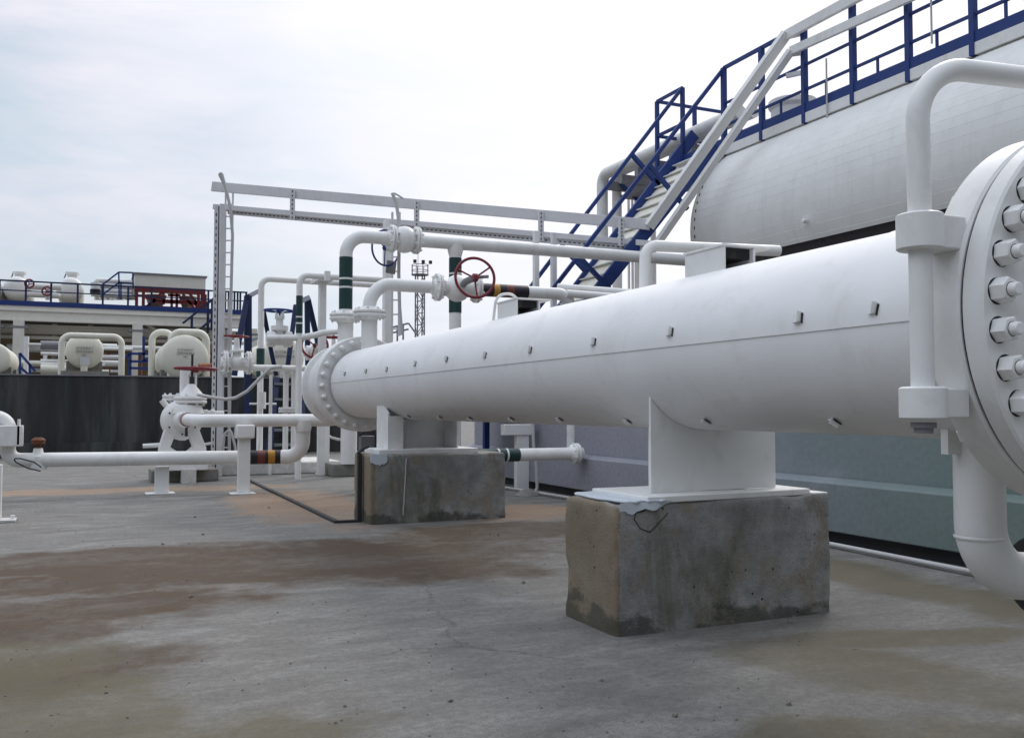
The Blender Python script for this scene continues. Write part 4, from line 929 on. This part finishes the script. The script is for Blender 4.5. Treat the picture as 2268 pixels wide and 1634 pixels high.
# blue stile over the dark wall
sl_ = thing('steel_stile', 'dark blue crossover stile with pale treads over the dark wall', 'stile', ony(620, 1000, 22.6))
def bar(pts, wdt=.08, nm='handrail'):
    mb = MB()
    for (a, b_) in zip(pts[:-1], pts[1:]): mb.beam(ony(*a), ony(*b_), wdt, wdt, (0, 1, 0))
    return mb.build(nm, 'navy', sl_)
bar([(549, 655, 22.3), (549, 1000, 22.3)], .16, 'post'); bar([(547, 660, 22.3), (528, 760, 22.0), (519, 832, 22.0)], .12)
bar([(549, 657, 22.3), (580, 641, 24.6)], .1); bar([(549, 757, 22.3), (576, 747, 24.6)], .07); bar([(578, 641, 24.6), (576, 832, 24.6)], .08, 'post')
bar([(584, 690, 24.6), (600, 775, 25), (612, 832, 25)], .1)
bar([(655, 676, 22.3), (640, 790, 22.0), (634, 832, 22.0)], .10); bar([(664, 668, 22.3), (682, 660, 24)], .12); bar([(680, 660, 24), (682, 832, 24)], .12, 'post'); bar([(682, 662, 24), (701, 745, 24.5), (716, 832, 24.5)], .12)
a = ony(596, 1000, 21.8); b_ = ony(610, 835, 23.2)
bar([(594, 1005, 22.2), (612, 838, 23.3)], .14, 'stringer'); bar([(668, 1005, 22.2), (668, 838, 23.3)], .14, 'stringer')
for i, v in enumerate((850, 884, 918, 952, 985)):
    y = 23.2 - i * .22; p0 = ony(606, v, y); p1 = ony(668, v, y); MB().bb(p0.x, p1.x, y - .12, y + .12, p0.z - .03, p0.z + .03).build('tread', 'steel', sl_)
# ------------------------------------------------------------------ dark dike wall
dw = thing('dike_wall', 'tall dark streaked concrete wall across the left middle distance', 'wall', (0, 23.7, 0))
zt_ = 1.84
MB().bb(-30, 9, 23.5, 23.8, 0, zt_).build('wall', 'darkwall', dw)
MB().bb(-30, 9, 23.36, 23.497, 0, ony(200, 980, 23.36).z).build('footing', 'darkwall', dw)
MB().bb(-30, 9, 23.47, 23.83, zt_ + .002, zt_ + .03).build('coping', 'steel', dw)
# ------------------------------------------------------------------ drainage drums with lettering behind the wall
def text_mesh(body, size, mat, parent, loc):
    cu = bpy.data.curves.new('lettering', 'FONT'); cu.body = body; cu.size = size; cu.align_x = 'CENTER'; cu.align_y = 'CENTER'; cu.extrude = .002
    to = bpy.data.objects.new('lettering', cu); COL.objects.link(to); bpy.context.view_layer.update()
    me = bpy.data.meshes.new_from_object(to.evaluated_get(bpy.context.evaluated_depsgraph_get())); bpy.data.objects.remove(to)
    me.materials.append(M[mat]); o = bpy.data.objects.new('lettering', me); COL.objects.link(o); o.parent = parent
    o.location = V(loc) - world_of(parent); o.rotation_euler = (radians(90), 0, radians(0)); return o
def drum(u, v, rpx, d, lab, lines, ln_=4.0, sign=True):
    c = P(u, v, d); r = rpx * d / FPX
    o = thing('storage_drum', lab, 'tank', (c.x, c.y + ln_ / 2, 0), 'white drums behind the dark wall')
    pr_ = [(0, .02)] + [(.32 * r * (1 - cos(pi / 2 * i / 8)), r * sin(pi / 2 * i / 8)) for i in range(1, 9)] + [(ln_, r), (ln_ + .3, r * .4)]
    MB().lathe((c.x, c.y, c.z), (0, 1, 0), pr_, 40).build('shell', 'cream', o)
    MB().bb(c.x - r * .95, c.x + r * .95, c.y + .8, c.y + 1.3, 0, c.z - r * .55).build('saddle', 'pier', o)
    MB().bb(c.x - r * .95, c.x + r * .95, c.y + ln_ - .9, c.y + ln_ - .4, 0, c.z - r * .55).build('saddle', 'pier', o)
    MB().lathe((c.x, c.y + .1, c.z - r * .72), (0, 0, -1), [(0, r * .2), (.3, r * .18), (.5, r * .28), (.8, r * .28)], 14).build('outlet', 'cream', o)
    MB().lathe((c.x, c.y + .1, c.z - r * .72 - .8), (0, 0, -1), [(0, r * .24), (1.2, r * .24)], 14).build('insulated_leg', 'black', o)
    for (tx, dz, sz) in lines: text_mesh(tx, sz * r, 'inkt', o, (c.x, c.y - .015, c.z + dz * r))
    if sign:
        mb = MB(); q = V((c.x + .02, c.y - .02, c.z - .60 * r)); mb.box(q, (.5 * r, .012, .46 * r)); sg = mb.build('sign_plate', 'tray', o)
    return o, c, r
d1, c1_, r1 = drum(187, 776, 39, 33, 'left lettered white drum behind the dark wall, under the wide pipe loop', [('АППАРАТ', .12, .19), ('ДРЕНАЖА', -.08, .18), ('№1', -.28, .16)])
d2, c2_, r2 = drum(411, 790, 50, 30, 'larger white drum behind the wall with lettered end, above the red pump handwheel', [('АППАРАТ', .30, .15), ('ДРЕНАЖА', .15, .15), ('№2', .0, .11)])
d3, c3_, r3 = drum(630, 792, 46, 29, 'white drum partly hidden behind the blue handwheel valve', [('АППАРАТ', .26, .2), ('ДРЕНАЖА', .06, .19)])
d4, c4_, r4 = drum(-14, 792, 33, 31, 'white drum cut off by the left edge', [], sign=False)
q = P(390, 803, 31.5); MB().lathe(q, (0, 1, 0), [(0, .02), (.03, .3), (.12, .46), (.25, .50), (2, .50)], 32).build('manway', 'cream', d2)
MB().bb(c1_.x - 1.15 * r1, c1_.x + 1.25 * r1, c1_.y - .7, c1_.y - .1, 0, P(200, 822, 32.5).z).build('front_pier', 'pier', d1)
def loop(u0, u1, vt, d, r, lab):
    a, b_ = P(u0, vt, d), P(u1, vt, d); b_ = ony(u1, vt + (u1 - u0) * .02, a.y)
    return single(MB().tube([V((a.x, a.y, 0)), a, V((b_.x, a.y, a.z)), V((b_.x, a.y, 0))], r, 18, .3, 8), 'pipe_loop', 'cream', lab, 'pipe', 'white pipe loops behind the dark wall')
loop(137, 270, 742, 32.3, .105, 'white pipe loop framing the left lettered drum')
loop(337, 384, 735, 31.5, .11, 'narrow white pipe loop left of the larger lettered drum')
loop(380, 457, 735, 30.2, .12, 'white pipe loop framing the larger lettered drum')
# ------------------------------------------------------------------ two storey process deck far behind
YS = 59.0
def sp(u, v, y=YS): return ony(u, v, y)
zdk = sp(200, 671).z; X0, X1 = sp(-420, 700).x, sp(548, 700).x
dk = thing('process_deck', 'raised white process deck on columns with blue railings far left', 'building', (0, YS, 0))
zb_ = sp(100, 668).z; zbot = sp(100, 712).z
MB().bb(X0, X1, YS, YS + .3, zb_ - .28, zb_).build('edge_strip', 'blue', dk)
MB().bb(X0, X1, YS + .05, YS + .4, (zb_ + zbot) / 2 + .05, zb_ - .281).build('fascia', 'deckwhite', dk)
MB().bb(X0, X1, YS + .02, YS + .42, zbot, (zb_ + zbot) / 2 + .048).build('girder', 'deckwhite', dk)
MB().bb(X0, X1, YS - .08, YS + .019, zbot, zbot + .06).build('lip', 'deckwhite', dk); MB().bb(X0, X1, YS - .06, YS + .019, (zb_ + zbot) / 2, (zb_ + zbot) / 2 + .05).build('lip', 'deckwhite', dk)
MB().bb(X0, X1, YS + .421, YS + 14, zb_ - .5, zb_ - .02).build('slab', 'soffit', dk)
MB().bb(X0, X1, YS + 13, YS + 13.3, 0, zb_ - .51).build('back_wall', 'tanwall', dk)
for x in (-12, 42, 305, 560):
    q = sp(x, 700); MB().bb(q.x - .28, q.x + .28, YS - .1, YS + .35, 0, zbot - .002).build('column', 'deckwhite', dk)
    MB().bb(q.x - .5, q.x + .5, YS - .12, YS + .37, zbot - .42, zbot - .3).build('bracket', 'steel', dk)
for u in (120, 200, 420, 500):
    q = sp(u, 760, YS + 9); MB().bb(q.x - .15, q.x + .15, YS + 9, YS + 9.3, 0, zb_ - .51).build('column', 'deckwhite', dk)
for v, h in ((728, .14), (737, .42), (753, .18)): z = sp(300, v, YS + 1).z; MB().bb(X0, X1 - .2 * h, YS + 1 + h, YS + 1.2 + 2 * h, z - h / 2, z + h / 2).build('beam', 'deckwhite', dk)
MB().beam(sp(312, 712, YS + .6), sp(352, 735, YS + .6), .16, .16, (0, 1, 0)).build('brace', 'deckwhite', dk); MB().beam(sp(448, 718, YS + .6), sp(420, 742, YS + .6), .16, .16, (0, 1, 0)).build('brace', 'deckwhite', dk)
# railing in front
rl = thing('deck_railing', 'long blue railing along the edge of the far process deck', 'railing', ((X0 + X1) / 2, YS, zb_))
zr = sp(100, 623).z - zb_ + 0.0
for h_, w_ in ((zr, .09), (zr * .52, .06)): MB().bb(X0, X1, YS + .08, YS + .16, zb_ + h_ - w_, zb_ + h_).build('rail', 'navy', rl)
for u in (-60, -2, 57, 113, 172, 228, 284, 336, 462, 478, 500, 507, 514, 520, 527, 533, 546):
    q = sp(u, 650); MB().bb(q.x - .055, q.x + .055, YS + .07, YS + .17, zb_, zb_ + zr).build('post', 'navy', rl)
# stair down at its right end
s2 = thing('deck_stair', 'blue stair descending from the far process deck behind the tray post', 'stair', sp(450, 760, YS - 1))
for dy_ in (0, 1.2): MB().beam(sp(484, 652 + dy_, YS - 1 - dy_), sp(405, 716, YS - 1 - dy_), .12, .12, (0, 1, 0)).build('handrail', 'navy', s2); MB().beam(sp(490, 690, YS - 1 - dy_), sp(430, 740, YS - 1 - dy_), .14, .35, (0, 1, 0)).build('stringer', 'navy', s2)
for u, v in ((461, 668), (470, 662), (425, 700)): q = sp(u, v, YS - 1); MB().bb(q.x - .07, q.x + .07, YS - 1.05, YS - .95, q.z - 1.9, q.z).build('post', 'navy', s2)
# tanks and machinery on the deck
def dtank(u, v, rpx, lab):
    c = sp(u, v, YS + 5); r = rpx * 63 / FPX; o = thing('deck_vessel', lab, 'tank', (c.x, c.y, zb_), 'white vessels on the far deck')
    MB().lathe((c.x, c.y, c.z), (0, 1, 0), [(0, r * .5), (.1, r * .8), (.3, r * .97), (.5, r), (5, r), (5.3, r * .6)], 32).build('shell', 'white', o)
    MB().bb(c.x - r * .7, c.x + r * .7, c.y + 1, c.y + 1.4, zb_, c.z - r * .6).build('saddle', 'white', o)
    MB().lathe((c.x + .1, c.y + 1, c.z + r * .8), (0, 0, 1), [(0, r * .35), (r * .45, r * .35), (r * .5, r * .5), (r * .65, r * .5)], 16).build('nozzle', 'white', o)
    MB().cyl((c.x - r * .5, c.y + 1, c.z + r * .8), (c.x - r * .3, c.y + 1, c.z + r * 1.5), .04, 8).build('vent', 'steel', o)
    return o
dtank(36, 638, 25, 'left white round vessel on the far process deck')
dtank(155, 640, 26, 'right white round vessel on the far process deck')
dtank(-30, 640, 27, 'white vessel at the left picture edge on the far process deck')
o = thing('deck_pipework', 'white valve pipework between the two round deck vessels', 'pipes', sp(95, 660, YS + 4))
for a, b_, r in (((58, 634), (136, 636), .22), ((60, 652), (134, 656), .16)): MB().cyl(sp(*a, YS + 4), sp(*b_, YS + 4), r, 12).build('pipe', 'white', o)
MB().cyl(sp(107, 664, YS + 3.6), sp(107, 632, YS + 3.6), .16, 12).build('riser', 'white', o)
MB().wheel(sp(104, 645, YS + 3.3), (0, -1, 0), .26, .05, 3).build('handwheel', 'red', o); MB().wheel(sp(65, 628, YS + 3.3), (0, -1, 0), .24, .05, 3).build('handwheel', 'red', o)
o = thing('deck_manifold', 'white pipe manifold cluster beside the red cooler frame', 'pipes', sp(250, 660, YS + 4))
for k in range(11):
    u = 214 + k * 8; MB().cyl(sp(u, 664, YS + 4 + k % 3), sp(u + random.uniform(-3, 3), 622 + (k * 7) % 18, YS + 4 + k % 3), random.uniform(.1, .22), 10).build('pipe', 'white', o)
for v in (621, 631, 643, 652): MB().cyl(sp(212, v, YS + 3.6), sp(292, v + 4, YS + 3.6), .17, 10).build('header', 'white', o)
MB().cyl(sp(211, 656, YS + 3.2), sp(211, 626, YS + 3.2), .26, 12).build('riser', 'white', o); MB().cyl(sp(211, 650, YS + 3.1), sp(211, 641, YS + 3.1), .3, 12).build('band', 'black', o)
o = thing('access_ladder', 'dark blue angled access steps beside the white manifold', 'stair', sp(250, 660, YS + 2))
for a, b_ in (((225, 632), (263, 603)), ((228, 652), (266, 624)), ((263, 603), (294, 604)), ((263, 603), (264, 660)), ((294, 604), (295, 640)), ((226, 630), (226, 664)), ((268, 626), (268, 664)), ((264, 626), (296, 628))): MB().beam(sp(*a, YS + 2), sp(*b_, YS + 2), .09, .09, (0, 1, 0)).build('rail', 'blue', o)
ac = thing('air_cooler', 'white air cooler box on dark red steel frame on the far deck', 'cooler', sp(375, 670, YS + 3))
a, b_ = sp(299, 606, YS + 3), sp(455, 641, YS + 3); za = sp(299, 606, YS + 3).z; zb2 = sp(299, 633, YS + 3).z
MB().bb(a.x, b_.x, YS + 3, YS + 6.5, zb2, za).build('bundle_box', 'deckwhite', ac); MB().bb(a.x - .1, b_.x + .1, YS + 2.9, YS + 6.6, za + .002, za + .08).build('lid', 'steel', ac)
MB().bb(a.x, b_.x, YS + 2.95, YS + 3.2, zb2 - .32, zb2 - .002).build('top_beam', 'darkred', ac)
for u in (303, 318, 455, 448, 440): q = sp(u, 640, YS + 3); MB().bb(q.x - .09, q.x + .09, YS + 2.95, YS + 3.15, zb_, zb2 - .322).build('frame_leg', 'darkred', ac)
for u0, f0, u1, f1 in ((330, .25, 362, 1), (418, 1, 448, .1), (322, .62, 345, .5), (338, .42, 446, .42), (340, .5, 446, .52), (380, 1, 381, 0), (392, 1, 392, 0), (362, 1, 363, .3), (405, .9, 436, 0), (345, .5, 316, 0), (432, .45, 440, 0), (316, .15, 450, .12), (306, .7, 330, .7), (372, .8, 400, .8)):
    zz = lambda f: zb_ + .1 + (zb2 - .34 - zb_) * f
    p0, p1 = sp(u0, 650, YS + 3), sp(u1, 650, YS + 3); MB().beam((p0.x, YS + 3.05, zz(f0)), (p1.x, YS + 3.05, zz(f1)), .15, .15, (0, 1, 0)).build('brace', 'darkred', ac)
for u0, u1 in ((322, 372), (398, 440)):
    p0, p1 = sp(u0, 640, YS + 4.2), sp(u1, 640, YS + 4.2); cx_ = (p0.x + p1.x) / 2; hw = (p1.x - p0.x) / 2
    MB().lathe((cx_, YS + 5, zb2 - .3), (0, 0, -1), [(0, hw), (.5, hw * .75), (.75, hw * .6), (.95, hw * .6)], 24).build('fan_plenum', 'beige', ac)
    MB().lathe((cx_, YS + 4.9, zb2 - 1.3), (0, 0, -1), [(0, hw * .55), (.18, hw * .6), (.2, hw * .3)], 16).build('fan_motor', 'darkred', ac)
# pipes on racks under the deck
pk = thing('pipe_rack', 'stack of pale level pipes under the far process deck', 'pipes', sp(300, 820, YS - 3))
random.seed(4)
for k in range(17):
    v = 764 + (k * 53) % 70; u0 = random.choice((15, 90, 150, 228, 300, 400)); u1 = u0 + random.randint(60, 190); y = YS - 4 + random.uniform(0, 6)
    a = sp(u0, v, y); b_ = sp(min(u1, 490), v, y); MB().cyl(a, V((b_.x, y, a.z)), random.choice((.09, .12, .18, .24)), 10).build('pipe', random.choice(('white', 'white', 'white', 'steel', 'cream')), pk)
for u in (60, 100, 160, 240, 310, 430, 470):
    q = sp(u, 800, YS - 1); MB().bb(q.x - .1, q.x + .1, YS - 1.1, YS - .9, 0, sp(u, 780, YS - 1).z).build('stanchion', random.choice(('white', 'rust')), pk)
o = thing('low_railing', 'small blue steps and railing behind the dark wall at far left', 'railing', sp(45, 820, 40))
for a, b_ in (((44, 782), (78, 822)), ((44, 782), (44, 840)), ((66, 806), (66, 840)), ((44, 812), (80, 845))): MB().beam(sp(*a, 40), sp(*b_, 40), .09, .09, (0, 1, 0)).build('rail', 'blue', o)
o = thing('low_railing', 'blue railing between the two lettered drums behind the wall', 'railing', sp(280, 820, 42))
for a, b_ in (((266, 800), (287, 783)), ((287, 783), (335, 784)), ((287, 784), (287, 845)), ((287, 800), (335, 801)), ((287, 815), (335, 816)), ((335, 760), (335, 845)), ((318, 745), (318, 800)), ((318, 797), (360, 798))): MB().beam(sp(*a, 42), sp(*b_, 42), .10, .10, (0, 1, 0)).build('rail', 'blue', o)
o = thing('vent_post', 'short white vent post in front of the far column at left', 'post', sp(60, 800, 48)); q = sp(59, 745, 48); MB().cyl((q.x, 48, 0), q, .11, 10).build('pipe', 'white', o); MB().cyl(q + V((.1, 0, -.35)), q + V((.6, 0, -.35)), .05, 8).build('arm', 'white', o)
# ------------------------------------------------------------------ floodlight mast
ms = thing('floodlight_mast', 'distant lattice floodlight mast seen between the exchanger nozzles', 'mast', dep(930, 905, 85))
q = dep(929, 905, 85); zt_ = dep(929, 608, 85).z; hw = .33
mb = MB()
for i in (-1, 1):
    for j in (-1, 1): mb.bb(q.x + i * hw - .05, q.x + i * hw + .05, q.y + j * hw - .05, q.y + j * hw + .05, 0, zt_)
z = 0; k = 0
while z < zt_ - 1.1:
    s_ = 1 if k % 2 else -1
    for j in (-1, 1): mb.beam((q.x - s_ * hw, q.y + j * hw, z), (q.x + s_ * hw, q.y + j * hw, z + 1.1), .06, .06, (0, 1, 0)); mb.beam((q.x - hw, q.y + j * hw, z), (q.x + hw, q.y + j * hw, z), .05, .05)
    for i in (-1, 1): mb.beam((q.x + i * hw, q.y - s_ * hw, z), (q.x + i * hw, q.y + s_ * hw, z + 1.1), .06, .06, (1, 0, 0))
    z += 1.1; k += 1
mb.build('lattice', 'steel', ms)
MB().lathe((q.x, q.y, zt_), (0, 0, 1), [(0, .8), (.08, .8)], 10).build('platform', 'steel', ms)
mb = MB()
for h_ in (.45, .95): mb.torus((q.x, q.y, zt_ + h_), (0, 0, 1), .78, .035, 12, 6)
for i in range(8): mb.cyl((q.x + .78 * cos(i * pi / 4), q.y + .78 * sin(i * pi / 4), zt_), (q.x + .78 * cos(i * pi / 4), q.y + .78 * sin(i * pi / 4), zt_ + .95), .03, 6)
mb.build('guard_rail', 'steel', ms)
for dx_ in (-.75, .05, .75): MB().box((q.x + dx_, q.y - .75, zt_ + 1.15), (.26, .2, .3)).build('floodlight', 'dark', ms)
MB().cyl((q.x - .2, q.y, zt_), (q.x - .2, q.y, zt_ + 2.3), .025, 6).build('antenna', 'steel', ms)
o = thing('far_handrail', 'small grey handrail with sloped end far behind the valve column', 'railing', dep(885, 760, 34))
for a, b_ in (((852, 729), (905, 716)), ((852, 741), (905, 729)), ((905, 716), (922, 740)), ((862, 727), (862, 760)), ((880, 722), (880, 760)), ((893, 719), (893, 760))): MB().beam(dep(*a, 34), dep(*b_, 34), .06, .06, Fh).build('rail', 'steel', o)
# ------------------------------------------------------------------ render settings
S.render.engine = 'CYCLES'
S.cycles.max_bounces = 6
